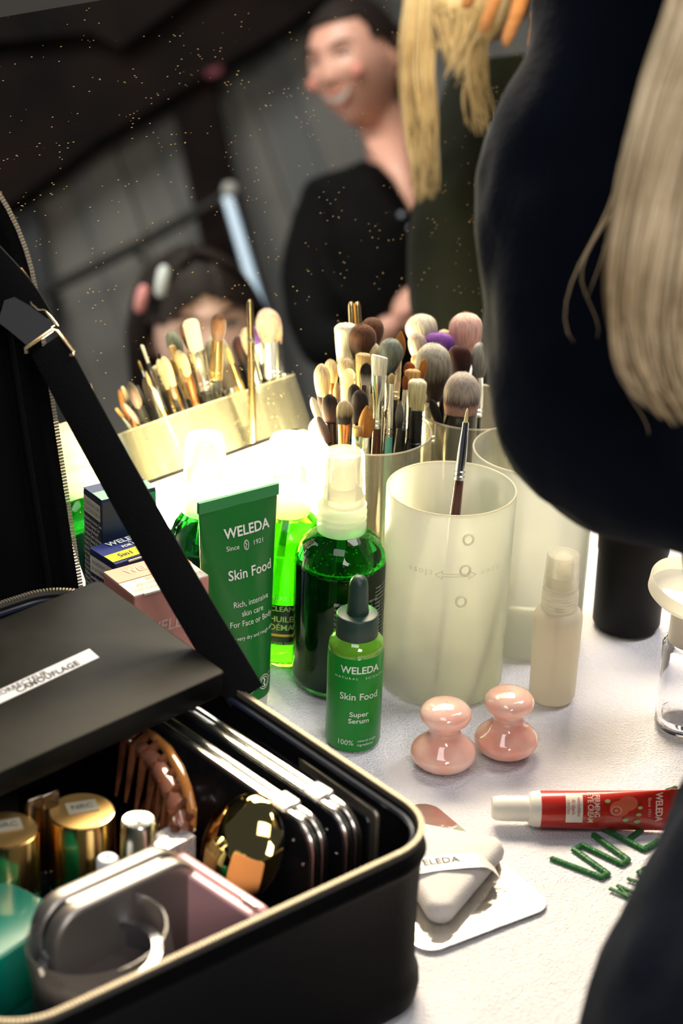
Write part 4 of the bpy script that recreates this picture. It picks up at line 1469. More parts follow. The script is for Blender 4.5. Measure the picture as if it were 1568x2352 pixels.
def quartz(label, px, rot, s=1.0):
    p = at(*px)
    o = thing('massage_mushroom', label, 'massage stone', (p.x, p.y, 0), rot, 'rose quartz massage stones')
    base = [(0.0004, .0003), (0.0100, .0004), (0.0140, .0016), (0.0178, .0050), (0.0196, .0092), (0.0186, .0128), (0.0150, .0166), (0.0118, .0196), (0.0100, .0228), (0.0096, .0252)]
    top = [(0.0096, .0248), (0.0102, .0272), (0.0120, .0296), (0.0142, .0318), (0.0152, .0346), (0.0148, .0376), (0.0122, .0404), (0.0080, .0422), (0.0035, .0430), (0.0003, .0432)]
    def sm(pr):
        out = []
        for i in range(len(pr) - 1):
            p0, p1, p2, p3 = pr[max(i - 1, 0)], pr[i], pr[i + 1], pr[min(i + 2, len(pr) - 1)]
            for k in range(4):
                t = k / 4
                out.append(tuple(0.5 * ((2 * b) + (-a + c) * t + (2 * a - 5 * b + 4 * c - d) * t * t + (-a + 3 * b - 3 * c + d) * t ** 3) * s for a, b, c, d in zip(p0, p1, p2, p3)))
        out.append(tuple(v * s for v in pr[-1]))
        return [(max(r, 0.0002), z) for r, z in out]
    MB().lathe(sm(base), 64, cap=False).build('stone_base', M_q, o, angle=180)
    MB().lathe(sm(top), 64, cap=False).build('stone_grip', M_q, o, angle=180)
    return o


quartz('rose quartz massage mushroom nearer to the camera, left of the pair', (1016, 1757), 0.3)
quartz('rose quartz massage mushroom further back, right of the pair', (1160, 1727), 1.4, 0.985)

# ============================================================ RED TUBE
ra = 0.0104
a, b = at(1128, 1856, ra), at(1556, 1864, ra)
ax = (b - a); L = ax.length
q = Matrix((ax.normalized(), V((0, 0, 1)).cross(ax.normalized()), V((0, 0, 1)))).transposed().to_quaternion()
a0 = V((a.x, a.y, 0))
o = thing('eye_cream_tube', 'red eye-cream tube with white cap lying on the towel', 'tube', tuple(a0), q)
cap = 0.0215
M_red = pbr('red_tube', (0.52, 0.022, 0.014), 0.32, coat=0.4, spec=0.5)
M_wcap = pbr('white_cap', (0.80, 0.77, 0.69), 0.38)
RX = Matrix.Rotation(PI / 2, 4, 'Y')


def alongx(prof, zc, n=48):
    return [(r, x) for r, x in prof], Matrix.Translation((0, 0, zc)) @ RX


pr, xf = alongx([(0.001, 0.0), (0.0058, 0.0004), (0.0068, 0.0022), (0.0072, 0.006), (0.0073, 0.0205), (0.0073, cap)], ra)
MB().lathe(pr, 48, xf=xf).build('screw_cap', M_wcap, o)
pr, xf = alongx([(0.0075, cap - .0006), (0.0092, cap), (0.0101, cap + .0022), (0.0104, cap + .0060)], ra)
MB().lathe(pr, 48, xf=xf).build('collar', M_wcap, o)
x0, x1 = cap + .0058, L
n, K = 48, 28
CA = math.radians(68)                     # how far the flat end is turned up towards the camera
vs, fs = [], []


def red_sec(x):
    t = (x - x0) / (x1 - x0)
    w = ra + 0.0014 * t
    d = max(ra * (1 - t ** 1.6), 0.0008)
    zc = ra + 0.0000
    zc = max(w * math.sin(CA) * t ** .5 * 0 + ra, ra * (1 - t) + (w * math.sin(CA) + .0004) * t)
    return w, d, zc


def red_pt(x, a, eps=0.0):
    w, d, zc = red_sec(x)
    u, v_ = (w + eps) * math.cos(a), (d + eps) * math.sin(a)
    # u axis: up-and-back, v axis: facing the camera
    return V((x, u * math.cos(CA) - v_ * math.sin(CA), zc + u * math.sin(CA) + v_ * math.cos(CA)))


for j in range(K + 1):
    x = x0 + (x1 - x0) * j / K
    for i in range(n):
        vs.append(red_pt(x, 2 * PI * i / n))
for j in range(K):
    for i in range(n):
        i2 = (i + 1) % n
        fs.append((j * n + i, j * n + i2, (j + 1) * n + i2, (j + 1) * n + i))
fs.append(tuple(range(n - 1, -1, -1)))
fs.append(tuple(K * n + i for i in range(n)))
MB().add(vs, fs).build('tube_body', M_red, o, angle=60)
w, d, zc = red_sec(x1)
MB().box((0, 0, 0), (0.006, 2 * w + .0006, 0.0022), xf=Matrix.Translation((x1 - .002, 0, zc)) @ Matrix.Rotation(CA, 4, 'X')).build('crimped_end', pbr('red_crimp', (0.42, 0.02, 0.014), 0.4), o, smooth=False)


def rmap(x, y):
    """x along the tube from the cap, y from the camera-facing middle upwards"""
    w, d, zc = red_sec(x)
    c = max(-.985, min(.985, y / w))
    return red_pt(x, math.acos(c), 0.0003)


xm = lambda px: (px - 1128) / (1556 - 1128) * L
mb = MB(); put_patch(mb, xm(1294), xm(1333), -0.0055, 0.0098, rmap, 6, 14)
mb.build('white_label', pbr('label_white', (0.80, 0.76, 0.70), 0.5), o)


def rmap2(x, y):
    w, d, zc = red_sec(x)
    c = max(-.985, min(.985, y / w))
    return red_pt(x, math.acos(c), 0.0006)


mb = MB()
put_text(mb, 'wrinkles', 0.0030, xm(1324), 0.0030, rmap2, rot=-PI / 2)
put_text(mb, '& dark', 0.0030, xm(1311), 0.0030, rmap2, rot=-PI / 2)
put_text(mb, 'circles', 0.0030, xm(1300), 0.0030, rmap2, rot=-PI / 2)
mb.build('label_lettering', pbr('print_red', (0.60, 0.10, 0.06), 0.5), o)
mb = MB()
put_text(mb, 'FIRMING', 0.0046, xm(1365), 0.0034, rmap2, rot=-PI / 2, bold=.02, sx=.66)
put_text(mb, 'EYE CREAM', 0.0046, xm(1350), 0.0024, rmap2, rot=-PI / 2, bold=.02, sx=.66)
put_text(mb, 'WELEDA', 0.0056, xm(1510), 0.0022, rmap2, rot=-PI / 2, bold=.03, sx=.70)
put_text(mb, 'Since 1921', 0.0024, xm(1488), 0.0022, rmap2, rot=-PI / 2)
mb.build('printed_lettering', pbr('print_pink', (0.86, 0.62, 0.55), 0.5), o)
mb = MB()


def disc(mb, cx, cy, r, mapper, ry=None, n=24, mi=0):
    ry = ry or r
    pts = [mapper(cx, cy)] + [mapper(cx + r * math.cos(2 * PI * i / n), cy + ry * math.sin(2 * PI * i / n)) for i in range(n)]
    mb.add(pts, [(0, i + 1, (i + 1) % n + 1) for i in range(n)], mi)


rm3 = lambda e: (lambda x, y: red_pt(x, math.acos(max(-.985, min(.985, y / red_sec(x)[0]))), e))
disc(mb, xm(1438), 0.0046, 0.0056, rm3(.0004), 0.0040)
disc(mb, xm(1418), 0.0020, 0.0058, rm3(.0005), 0.0042)
disc(mb, xm(1410), 0.0010, 0.0034, rm3(.0006), 0.0026, mi=1)
for i in range(9):
    a = i * 0.7
    disc(mb, xm(1410) + .0018 * math.cos(a), 0.0010 + .0013 * math.sin(a), 0.0006, rm3(.0008), mi=2)
for (x, y, r_) in ((1463, -0.0015, .0016), (1460, -.0052, .0020), (1433, -.0042, .0018), (1390, .0060, .0016), (1466, .0022, .0014)):
    disc(mb, xm(x), y, r_, rm3(.0008), r_ * .55, mi=3)
mb.build('fruit_picture', [pbr('fruit_coral', (0.75, 0.15, 0.08), 0.4), pbr('fruit_flesh', (0.82, 0.36, 0.26), 0.4), pbr('fruit_seed', (0.60, 0.07, 0.05), 0.4), pbr('leaf_green', (0.42, 0.55, 0.25), 0.4)], o)

# ============================================================ STEEL PALETTE AND POWDER PUFF
cb, cc_, ca = at(1270, 2086, 0), at(978, 2196, 0), at(962, 1828, 0)
c4 = ca + (cc_ - cb)
ex = (cb - cc_).normalized()
Lx = (cb - cc_).length
ey = V((-ex.y, ex.x, 0))
Ly = 0.118
ctr = cc_ + ex * (Lx / 2 + .000) + ey * Ly / 2
# side direction measured from the photo is close to square on
ang = math.atan2(ex.y, ex.x)
o = thing('mixing_plate', 'polished metal mixing plate with smudges under the white powder puff', 'palette', (ctr.x, ctr.y, 0.0), ang)
M_plate = pbr('plate_steel', (0.86, 0.84, 0.78), 0.07, 1.0, bump=0.12, bscale=60)
nt = M_plate.node_tree
n = nt.nodes.new('ShaderNodeTexNoise'); n.inputs['Scale'].default_value = 34; n.inputs['Detail'].default_value = 8; n.inputs['Roughness'].default_value = 0.75
tcn = nt.nodes.new('ShaderNodeTexCoord')
r = nt.nodes.new('ShaderNodeValToRGB')
r.color_ramp.elements[0].position = 0.50; r.color_ramp.elements[0].color = (0.06, 0.06, 0.06, 1)
r.color_ramp.elements[1].position = 0.62; r.color_ramp.elements[1].color = (0.45, 0.45, 0.45, 1)
nt.links.new(tcn.outputs['Object'], n.inputs['Vector']); nt.links.new(n.outputs[0], r.inputs[0])
nt.links.new(r.outputs[0], nt.nodes['Principled BSDF'].inputs['Roughness'])
r2 = nt.nodes.new('ShaderNodeValToRGB')
r2.color_ramp.elements[0].position = 0.50; r2.color_ramp.elements[0].color = (0.88, 0.86, 0.80, 1)
r2.color_ramp.elements[1].position = 0.64; r2.color_ramp.elements[1].color = (0.55, 0.47, 0.38, 1)
nt.links.new(n.outputs[0], r2.inputs[0]); nt.links.new(r2.outputs[0], nt.nodes['Principled BSDF'].inputs['Base Color'])
MB().rbox((Lx + .002, Ly, 0.0012), 0.011, seg=8, xf=Matrix.Translation((0, 0, 0.0008)), er=0.0004).build('plate', M_plate, o)

# puff: rounded triangle cushion with a ribbon
P1, P2, P3 = at(1172, 1945, 0.008), at(1006, 2142, 0.008), at(850, 1885, 0.008)
cen = (P1 + P2 + P3) / 3
o = thing('powder_puff', 'white triangular velour powder puff with ribbon band lying on the metal plate', 'powder puff', (cen.x, cen.y, 0.0016))
tri = [V((q.x - cen.x, q.y - cen.y, 0)) for q in (P1, P2, P3)]
if (tri[1] - tri[0]).cross(tri[2] - tri[0]).z < 0:
    tri = [tri[0], tri[2], tri[1]]
M_puff = pbr('white_velour', (0.66, 0.63, 0.63), 0.95, sheen=0.4, bump=0.4, bscale=900)


def round_tri(scale_in, rr, seg=10):
    out = []
    c = [v * 1.0 for v in tri]
    for i in range(3):
        p0, p, p1 = c[i - 1], c[i], c[(i + 1) % 3]
        d0, d1 = (p0 - p).normalized(), (p1 - p).normalized()
        half = d0.angle(d1) / 2
        bis = (d0 + d1).normalized()
        cc2 = p + bis * (rr / math.sin(half)) 
        for k in range(seg + 1):
            t = k / seg
            dirv = (-(bis) )
            a0 = math.atan2(-(d1.y * 0 + 0), 1)
            n0 = V((-(p - p0).normalized().y, (p - p0).normalized().x, 0)) * -1
            n1 = V((-(p1 - p).normalized().y, (p1 - p).normalized().x, 0)) * -1
            nn = (n0 * (1 - t) + n1 * t).normalized()
            out.append(cc2 + nn * (rr - scale_in))
    return out


vs, fs = [], []
rings = []
NR = 14
H_P = 0.0135
for j in range(NR + 1):
    a = -PI / 2 + PI * j / NR
    inset = 0.0050 * (1 - math.cos(a))
    rings.append((inset, H_P / 2 + H_P / 2 * math.sin(a)))
for ins, z in rings:
    for q_ in round_tri(ins, 0.0085):
        vs.append((q_.x, q_.y, z))
m_ = len(round_tri(0, .0085))
for j in range(NR):
    for i in range(m_):
        i2 = (i + 1) % m_
        fs.append((j * m_ + i, j * m_ + i2, (j + 1) * m_ + i2, (j + 1) * m_ + i))
base_i = len(vs)
# gently domed top and bottom
for sgn, j in ((1, NR), (-1, 0)):
    ring = [V(vs[j * m_ + i]) for i in range(m_)]
    prev = [j * m_ + i for i in range(m_)]
    for s_ in (0.75, 0.45, 0.15):
        cur = []
        for v_ in ring:
            vs.append((v_.x * s_, v_.y * s_, v_.z + (0.0022 * (1 - s_ ** 2) if sgn > 0 else 0)))
            cur.append(len(vs) - 1)
        for i in range(m_):
            i2 = (i + 1) % m_
            fs.append((prev[i], prev[i2], cur[i2], cur[i]))
        prev = cur
    fs.append(tuple(prev))
MB().add(vs, fs).build('cushion', M_puff, o, angle=180)
# ribbon: runs over the top from the right corner edge to the far left edge
ra_, rb_ = at(1140, 1976, .0155), at(880, 2004, .0155)
ra_ = V((ra_.x - cen.x, ra_.y - cen.y, 0)); rb_ = V((rb_.x - cen.x, rb_.y - cen.y, 0))
rd = (rb_ - ra_).normalized(); rn = V((-rd.y, rd.x, 0))
if rn.y < 0:
    rn = -rn
RL = (rb_ - ra_).length
wr = 0.0068


def puff_top(x, y):
    p_ = ra_ + rd * x
    r_ = p_.length / 0.030
    edge = min(x, RL - x)
    z = H_P + 0.0022 * max(0, 1 - r_ ** 2) + 0.0009
    if edge < 0.010:
        z -= 0.0070 * (1 - max(edge, -0.002) / 0.010) ** 2
    return p_ + rn * y + V((0, 0, z))


mb = MB()
vs, fs = [], []
for i in range(25):
    x = -0.001 + (RL + .002) * i / 24
    for yy in (-1, -.5, 0, .5, 1):
        vs.append(puff_top(x, yy * wr))
for i in range(24):
    for j in range(4):
        fs.append((i * 5 + j, i * 5 + j + 1, (i + 1) * 5 + j + 1, (i + 1) * 5 + j))
mb.add(vs, fs)
rb = mb.build('ribbon', pbr('satin_ribbon', (0.74, 0.72, 0.73), 0.35, sheen=0.2), o)
mb = MB()
fl = -1 if rd.x < 0 else 1
rmp = lambda x, y: puff_top(x, y) + V((0, 0, .0004))
put_text(mb, 'WELEDA', 0.0070, 0.0, 0.0, lambda x, y: rmp(0.0345 - x, y + .0014), bold=.01)
put_text(mb, 'NATURAL  SCIENCE', 0.0020, 0.0, 0.0, lambda x, y: rmp(0.0345 - x, y - .0036), space=1.3)
mb.build('ribbon_lettering', M_dark_print, o)

# ============================================================ VANITY CASE
E1 = V((0.655, -0.756, 0)).normalized()
E2 = V((-0.756, -0.655, 0)).normalized()
CL, CWD, CH = 0.33, 0.26, 0.100
cc0 = E1 * (-0.625 - CL / 2) + E2 * (-0.622 + CWD / 2)
cang = math.atan2(E1.y, E1.x)
case = thing('vanity_case', 'open black vanity case with brass zip, lid raised, filled with make-up', 'case', (cc0.x, cc0.y, 0.0), cang)
M_leather = pbr('black_leather', (0.0020, 0.0020, 0.0024), 0.50, bump=0.25, bscale=350, spec=0.05)
M_lining = pbr('black_lining', (0.002, 0.002, 0.0025), 0.8, spec=0.08)
M_tape = pbr('zip_tape', (0.030, 0.028, 0.022), 0.75)
M_teeth = pbr('zip_teeth', (0.30, 0.26, 0.19), 0.5, 0.6)
CRN = 0.034


def perim(inset, z, seg=12, L=CL, W=CWD, r=CRN):
    x, y = L / 2, W / 2
    rr = max(r - inset, 0.001)
    o = []
    for (cx, cy, a0) in ((x - r, y - r, 0), (-x + r, y - r, PI / 2), (-x + r, -y + r, PI), (x - r, -y + r, 1.5 * PI)):
        for i in range(seg + 1):
            a = a0 + PI / 2 * i / seg
            o.append(V((cx + rr * math.cos(a), cy + rr * math.sin(a), z)))
    return o


def skin_rings(mb, rings, caps=(False, False), mi=0):
    n = len(rings[0])
    vs = [p for q in rings for p in q]
    fs = []
    for j in range(len(rings) - 1):
        for i in range(n):
            i2 = (i + 1) % n
            fs.append((j * n + i, j * n + i2, (j + 1) * n + i2, (j + 1) * n + i))
    if caps[0]:
        fs.append(tuple(range(n - 1, -1, -1)))
    if caps[1]:
        fs.append(tuple((len(rings) - 1) * n + i for i in range(n)))
    mb.add(vs, fs, mi)


mb = MB()
skin_rings(mb, [perim(.010, .0006), perim(.004, .0012), perim(.0005, .004), perim(-.0005, .010), perim(.0, .016), perim(.0022, .022), perim(.0026, .060), perim(.0018, .0840), perim(.0006, .0870), perim(-.0004, .0890), perim(.0006, .0912), perim(.0012, .0935), perim(.0020, .0975)], (True, False))
mb.build('case_shell', M_leather, case, angle=80)
mb = MB()
skin_rings(mb, [perim(.0040, .0985), perim(.0058, .0980), perim(.0066, .094), perim(.0070, .010), perim(.012, .0040)], (False, True))
mb.build('lining', M_lining, case, angle=80)
MB().tube(perim(.0062, .0955), 0.0019, 8, closed=True).build('inner_piping', pbr('piping_blue', (0.012, 0.018, 0.035), 0.25), case)
mb = MB()
skin_rings(mb, [perim(.0016, .0970), perim(.0012, .0992), perim(.0030, .1002), perim(.0046, .0995), perim(.0044, .0975)])
mb.build('zip_tape', M_tape, case, angle=80)


def teeth(path, mb, closed=True, step=0.0019, size=(0.0012, 0.0028, 0.0011), up=V((0, 0, 1)), off=V((0, 0, 0))):
    pts = list(path) + ([path[0]] if closed else [])
    acc = 0.0
    for a, b in zip(pts[:-1], pts[1:]):
        d = b - a
        L = d.length
        if L < 1e-7:
            continue
        t = d / L
        s = t.cross(up).normalized()
        u = s.cross(t)
        while acc < L:
            p = a + t * acc + off
            xf = Matrix((t, s, u)).transposed().to_4x4()
            xf.translation = p
            mb.box((0, 0, 0), size, xf=xf)
            acc += step
        acc -= L


mb = MB()
teeth(perim(.0026, .1008, 16), mb)
mb.build('zip_teeth', M_teeth, case, smooth=False)

# ---- lid, leaning back from the hinge end
LEAN = math.radians(13)
LH = 0.300
LTH = 0.045
lx = V((-math.sin(LEAN), 0, math.cos(LEAN)))        # up along the lid, case frame
ln = V((math.cos(LEAN), 0, math.sin(LEAN)))         # out of the lid's open face
hinge = V((-CL / 2 - 0.001, 0, 0.0985))


def lidp(y, s, n=0.0):
    return hinge + V((0, y, 0)) + lx * s + ln * n


LR0 = 0.130


def lid_ring(inset, n, seg=16):
    pts = []
    for i in range(seg + 1):
        a = i / seg * PI / 2
        pts.append(lidp(CWD / 2 + .006 - LR0 + (LR0 - inset) * math.cos(a), LH - LR0 + (LR0 - inset) * math.sin(a), n))
    for i in range(seg + 1):
        a = PI / 2 + i / seg * PI / 2
        pts.append(lidp(-CWD / 2 + LR0 + (LR0 - inset) * math.cos(a), LH - LR0 + (LR0 - inset) * math.sin(a), n))
    r2 = 0.007
    for i in range(5):
        a = PI + i / 4 * PI / 2
        pts.append(lidp(-CWD / 2 + r2 + (r2 - inset) * math.cos(a), r2 - .034 + (r2 - min(inset, .006)) * math.sin(a), n))
    for i in range(5):
        a = 1.5 * PI + i / 4 * PI / 2
        pts.append(lidp(CWD / 2 + .006 - r2 + (r2 - inset) * math.cos(a), r2 - .034 + (r2 - min(inset, .006)) * math.sin(a), n))
    return pts


mb = MB()
skin_rings(mb, [lid_ring(.008, -LTH), lid_ring(.002, -LTH + .002), lid_ring(.0, -LTH + .007), lid_ring(.001, -.006), lid_ring(.002, -.001), lid_ring(.006, -.0008), lid_ring(.009, -.004), lid_ring(.016, -.008)], (True, True))
lid = mb.build('lid', M_leather, case, angle=70)
mb = MB()
teeth(lid_ring(.0006, -.0010), mb, up=ln)
mb.build('lid_zip_teeth', M_teeth, lid, smooth=False)
mb = MB()
for ins, nn in ((.013, -.0055),):
    pth = lid_ring(ins, nn)
    acc = 0
    for a, b in zip(pth[:-1], pth[1:]):
        L = (b - a).length
        k = max(1, int(L / .0030))
        for i in range(k):
            p0 = a + (b - a) * (i / k)
            p1 = a + (b - a) * ((i + .65) / k)
            mb.tube([p0, p1], .00035, 5)
mb.build('stitching', pbr('gold_stitch', (0.20, 0.14, 0.06), 0.6), lid)
MB().tube(lid_ring(.020, -.004), .0022, 8, closed=True).build('lid_piping', M_lining, lid)
MB().tube([V((-CL / 2 + .0, -CWD / 2 + .04, .0975)), V((-CL / 2 + .0, CWD / 2 - .04, .0975))], .004, 10, flat=.5).build('hinge_strip', M_leather, case)

# ---- strap with its buckle, from beyond the lid to the case corner
W = lambda P: INV[case.name] @ P
lidw = lambda y, s, n: INV[case.name].inverted() @ lidp(y, s, n)
dB = cupd(lidw(CWD / 2, .17, 0.02)) - 0.012
S = [dep(-70, 560, dB - .01), dep(30, 668, dB - .006), dep(108, 790, dB)]
E_ = at(566, 1600, 0.099)
T_ = [S[2] + (E_ - S[2]) * t for t in (0, .25, .5, .75, 1)]
T_[2] = T_[2] + V((0, 0, -0.004)); T_[1] += V((0, 0, -0.003)); T_[3] += V((0, 0, -0.003))
strap = thing('shoulder_strap', 'black webbing strap with brass buckle running from the raised lid to the case rim', 'strap', tuple(E_))


def ribbon3(pts, w, th, side):
    mb = MB()
    pp = []
    for i in range(len(pts) - 1):
        for k in range(12):
            t = k / 12
            p0, p1, p2, p3 = pts[max(i - 1, 0)], pts[i], pts[i + 1], pts[min(i + 2, len(pts) - 1)]
            pp.append(0.5 * ((2 * p1) + (p2 - p0) * t + (2 * p0 - 5 * p1 + 4 * p2 - p3) * t * t + (-p0 + 3 * p1 - 3 * p2 + p3) * t ** 3))
    pp.append(pts[-1])
    vs, fs = [], []
    for i, p in enumerate(pp):
        t = (pp[min(i + 1, len(pp) - 1)] - pp[max(i - 1, 0)]).normalized()
        s = (side - t * side.dot(t)).normalized()
        n_ = t.cross(s)
        for (a, b) in ((-.5, -.35), (-.48, -.5), (.48, -.5), (.5, -.35), (.5, .35), (.48, .5), (-.48, .5), (-.5, .35)):
            vs.append(p + s * (w * a) + n_ * (th * b))
    for i in range(len(pp) - 1):
        for j in range(8):
            j2 = (j + 1) % 8
            fs.append((i * 8 + j, i * 8 + j2, (i + 1) * 8 + j2, (i + 1) * 8 + j))
    fs.append(tuple(range(7, -1, -1)))
    fs.append(tuple((len(pp) - 1) * 8 + j for j in range(8)))
    mb.add(vs, fs)
    return mb


M_web = pbr('webbing', (0.003, 0.003, 0.0035), 0.85, bump=0.6, bscale=900, spec=0.15)
side = (CR * 0.90 + CF * -0.30 + CU * 0.42)
ribbon3(T_, 0.0222, 0.0016, side).build('webbing_lower', M_web, strap, world_co=True)
ribbon3(S[:2] + [S[2] + (S[1] - S[2]) * .35], 0.024, 0.0018, side).build('webbing_upper', M_web, strap, world_co=True)
M_brass = pbr('strap_brass', (0.80, 0.62, 0.36), 0.22, 1.0)
M_dbl = pbr('buckle_black', (0.008, 0.009, 0.012), 0.5)


def bp(px, py, dd=0.0):
    return dep(px, py, dB - 0.006 + dd)


MB().tube([bp(60, 812), bp(58, 800), bp(66, 793), bp(120, 756), bp(131, 760), bp(168, 808), bp(166, 816), bp(160, 816)], 0.0013, 8).build('brass_ring', M_brass, strap, world_co=True)
MB().tube([bp(45, 618), bp(62, 640), bp(68, 668), bp(66, 672)], 0.0015, 8).build('brass_hook', M_brass, strap, world_co=True)
MB().tube([bp(66, 674), bp(78, 682), bp(100, 708), bp(128, 742), bp(133, 748), bp(127, 745), bp(103, 712), bp(88, 712), bp(74, 700), bp(66, 680)], 0.0009, 8).build('brass_link', M_brass, strap, world_co=True)
a = [bp(10, 690), bp(62, 672), bp(72, 705), bp(126, 745), bp(60, 792), bp(22, 760), bp(-5, 740)]
nrm = CF * 0.004
n_ = len(a)
MB().add(a + [p + nrm for p in a], [tuple(range(n_)), tuple(range(2 * n_ - 1, n_ - 1, -1))] + [(i, (i + 1) % n_, n_ + (i + 1) % n_, n_ + i) for i in range(n_)]).build('buckle_plate', M_dbl, strap, world_co=True, smooth=False)

# ---- black palette lying across the case
zt, th = 0.1155, 0.0125
Tn, Rn, Fn, Ln = at(228, 1330, zt), at(520, 1543, zt), at(0, 1775, zt), at(0, 1420, zt)
fr = (Fn - Rn).normalized(); bk = (Ln - Tn).normalized()
Fn = Rn + fr * 0.262; Ln = Tn + bk * 0.262
o = thing('black_palette', 'large flat scuffed black palette with white sticker lying across the open case', 'palette', tuple((Tn + Rn + Fn + Ln) / 4 - V((0, 0, th))))
M_pal = pbr('scuffed_black', (0.0022, 0.0022, 0.0024), 0.45, noise_col=(0.012, 0.012, 0.010), nscale=20, bump=0.10, bscale=40, spec=0.07)


def quad_slab(P, z0, z1, r=0.004, er=0.0012):
    """rounded four-cornered slab from plan corners"""
    mb = MB()
    def ring(ins, z):
        out = []
        n = len(P)
        for i in range(n):
            p0, p, p1 = V((*P[i - 1][:2], 0)), V((*P[i][:2], 0)), V((*P[(i + 1) % n][:2], 0))
            d0, d1 = (p0 - p).normalized(), (p1 - p).normalized()
            bis = (d0 + d1).normalized()
            h = d0.angle(d1) / 2
            c = p + bis * (r / math.sin(h))
            a0 = math.atan2(*(V((-(p - p0).y, (p - p0).x, 0)).normalized() * sg).yx)
            v0 = V((-(p - p0).y, (p - p0).x, 0)).normalized() * sg
            v1 = V((-(p1 - p).y, (p1 - p).x, 0)).normalized() * sg
            for k in range(7):
                vv = (v0 * (1 - k / 6) + v1 * (k / 6)).normalized()
                q = c + vv * (r - ins)
                out.append(V((q.x, q.y, z)))
        return out
    ar = sum(P[i][0] * P[(i + 1) % 4][1] - P[(i + 1) % 4][0] * P[i][1] for i in range(4))
    sg = -1 if ar > 0 else 1
    skin_rings(mb, [ring(er, z0), ring(er * .3, z0 + er * .3), ring(0, z0 + er), ring(0, z1 - er), ring(er * .3, z1 - er * .3), ring(er, z1)], (True, True))
    return mb


quad_slab((Tn, Rn, Fn, Ln), zt - th, zt).build('palette_case', M_pal, o, world_co=True)
quad_slab([V((p.x, p.y, 0)) * .985 + V((*(((Tn + Rn + Fn + Ln) / 4).xy * .015), 0)) for p in (Tn, Rn, Fn, Ln)], zt - th - 0.0020, zt - th + .0004).build('base_tray', M_blk, o, world_co=True)
s1, s2, s3 = at(205, 1491, zt), at(228, 1511, zt), at(0, 1616, zt)
s0 = at(0, 1585, zt)
dx = (s1 - s0).normalized(); dy = (s1 - s2); hh = dy.length; dy.normalize()
s3 = s2 - dx * 0.095; s0 = s1 - dx * 0.095
MB().add([s2, s1, s0, s3, s2 + V((0, 0, .0004)), s1 + V((0, 0, .0004)), s0 + V((0, 0, .0004)), s3 + V((0, 0, .0004))], [(0, 1, 2, 3), (7, 6, 5, 4), (0, 4, 5, 1), (1, 5, 6, 2), (2, 6, 7, 3), (3, 7, 4, 0)]).build('sticker', pbr('sticker_white', (0.66, 0.66, 0.68), 0.5), o, world_co=True, smooth=False)
pm = lambda x, y: s2 + dx * x + dy * y + V((0, 0, .0007))
mb = MB()
put_text(mb, 'CAMOUFLAGE', 0.0066, -0.0125, hh * .30, pm, align='RIGHT', bold=.02, sx=.95, space=1.05)
put_text(mb, 'CORRECTEUR', 0.0060, -0.0320, hh * .66, pm, align='RIGHT', bold=.01, sx=.9, space=1.05)
mb.build('sticker_lettering', M_dark_print, o, world_co=True)


# ---- things standing in the case
def stand_slab(name, label, cat, pa, pb, ztop, thick, r, mat, z0=0.0045, group=None, side_off=0.0):
    """slab standing on edge whose top edge runs pa -> pb (pixels at height ztop)"""
    A, B = at(pa[0], pa[1], ztop), at(pb[0], pb[1], ztop)
    d = V((B.x - A.x, B.y - A.y, 0))
    L = d.length
    c = (A + B) / 2
    o = thing(name, label, cat, (c.x, c.y, z0), math.atan2(d.y, d.x), group)
    return o, L, ztop - z0


RXU = Matrix.Rotation(PI / 2, 4, 'X')
M_silver = pbr('brushed_silver', (0.80, 0.77, 0.70), 0.26, 1.0, aniso=0.5)
M_sblack = pbr('gloss_black', (0.008, 0.009, 0.011), 0.18, coat=0.4)
for i, (pa, pb, lab, rr) in enumerate((((405, 1606), (815, 1878), 'silver-edged black palette standing on edge, nearer the far wall of the case', .016), ((345, 1632), (738, 1902), 'silver-edged black palette standing on edge, on the inner side of its twin', .016))):
    o, L, h = stand_slab('slim_palette', lab, 'palette', pa, pb, 0.0900, .013, rr, None, group='silver-edged palettes')
    MB().rbox((L, h, 0.0120), rr, seg=8, xf=Matrix.Translation((0, 0, h / 2)) @ RXU, er=.0015).build('palette_body', M_sblack, o)
    for s in (-1, 1):
        MB().rbox((L + .0012, h + .0012, 0.0042), rr + .0006, seg=8, xf=Matrix.Translation((0, s * .0030, h / 2 + .0002)) @ RXU, er=.0012).build('silver_edge', M_silver, o)
    MB().rbox((0.013, 0.0110, 0.0040), .0015, xf=Matrix.Translation((L / 2 - rr - .012, 0, h + .0006)), er=.0008).build('clear_clasp', pbr('acrylic', (0.9, 0.92, 1.0), 0.05, trans=0.8, coat=0.5), o)
    for q in (0, 1):
        MB().sphere((L / 2 - .006 - q * .008, -.0062, h - .022 + q * .010), (.0009, .0004, .0009), 10, 6).build('screw_head', M_silver, o)
# pewter rail palette
o, L, h = stand_slab('pewter_palette', 'dull pewter palette with a small dark crest on its edge, against the case wall', 'palette', (480, 1572), (884, 1860), 0.0890, .013, .01, None)
M_pew = pbr('pewter', (0.34, 0.32, 0.26), 0.35, 0.9, noise_col=(0.50, 0.47, 0.38), nscale=60, stretch=(1, 6, 1))
MB().rbox((L, h, 0.0100), .004, seg=4, xf=Matrix.Translation((0, 0, h / 2)) @ RXU, er=.0008).build('palette_body', M_pew, o)
MB().rbox((L - .01, h - .004, 0.0125), .004, seg=4, xf=Matrix.Translation((0, 0, h / 2 - .004)) @ RXU, er=.0008).build('black_sides', M_sblack, o)
tm = plane_map((-L * .17, 0, h + .0005), (1, 0, 0), (0, 1, 0))
mb = MB()
vs = [(-.0060, -.0030), (-.0045, -.0042), (.0045, -.0042), (.0060, -.0030), (.0048, .0), (.0060, .0030), (.0038, .0040), (.0014, .0036), (.0014, .0048), (-.0014, .0048), (-.0014, .0036), (-.0038, .0040), (-.0060, .0030), (-.0048, .0)]
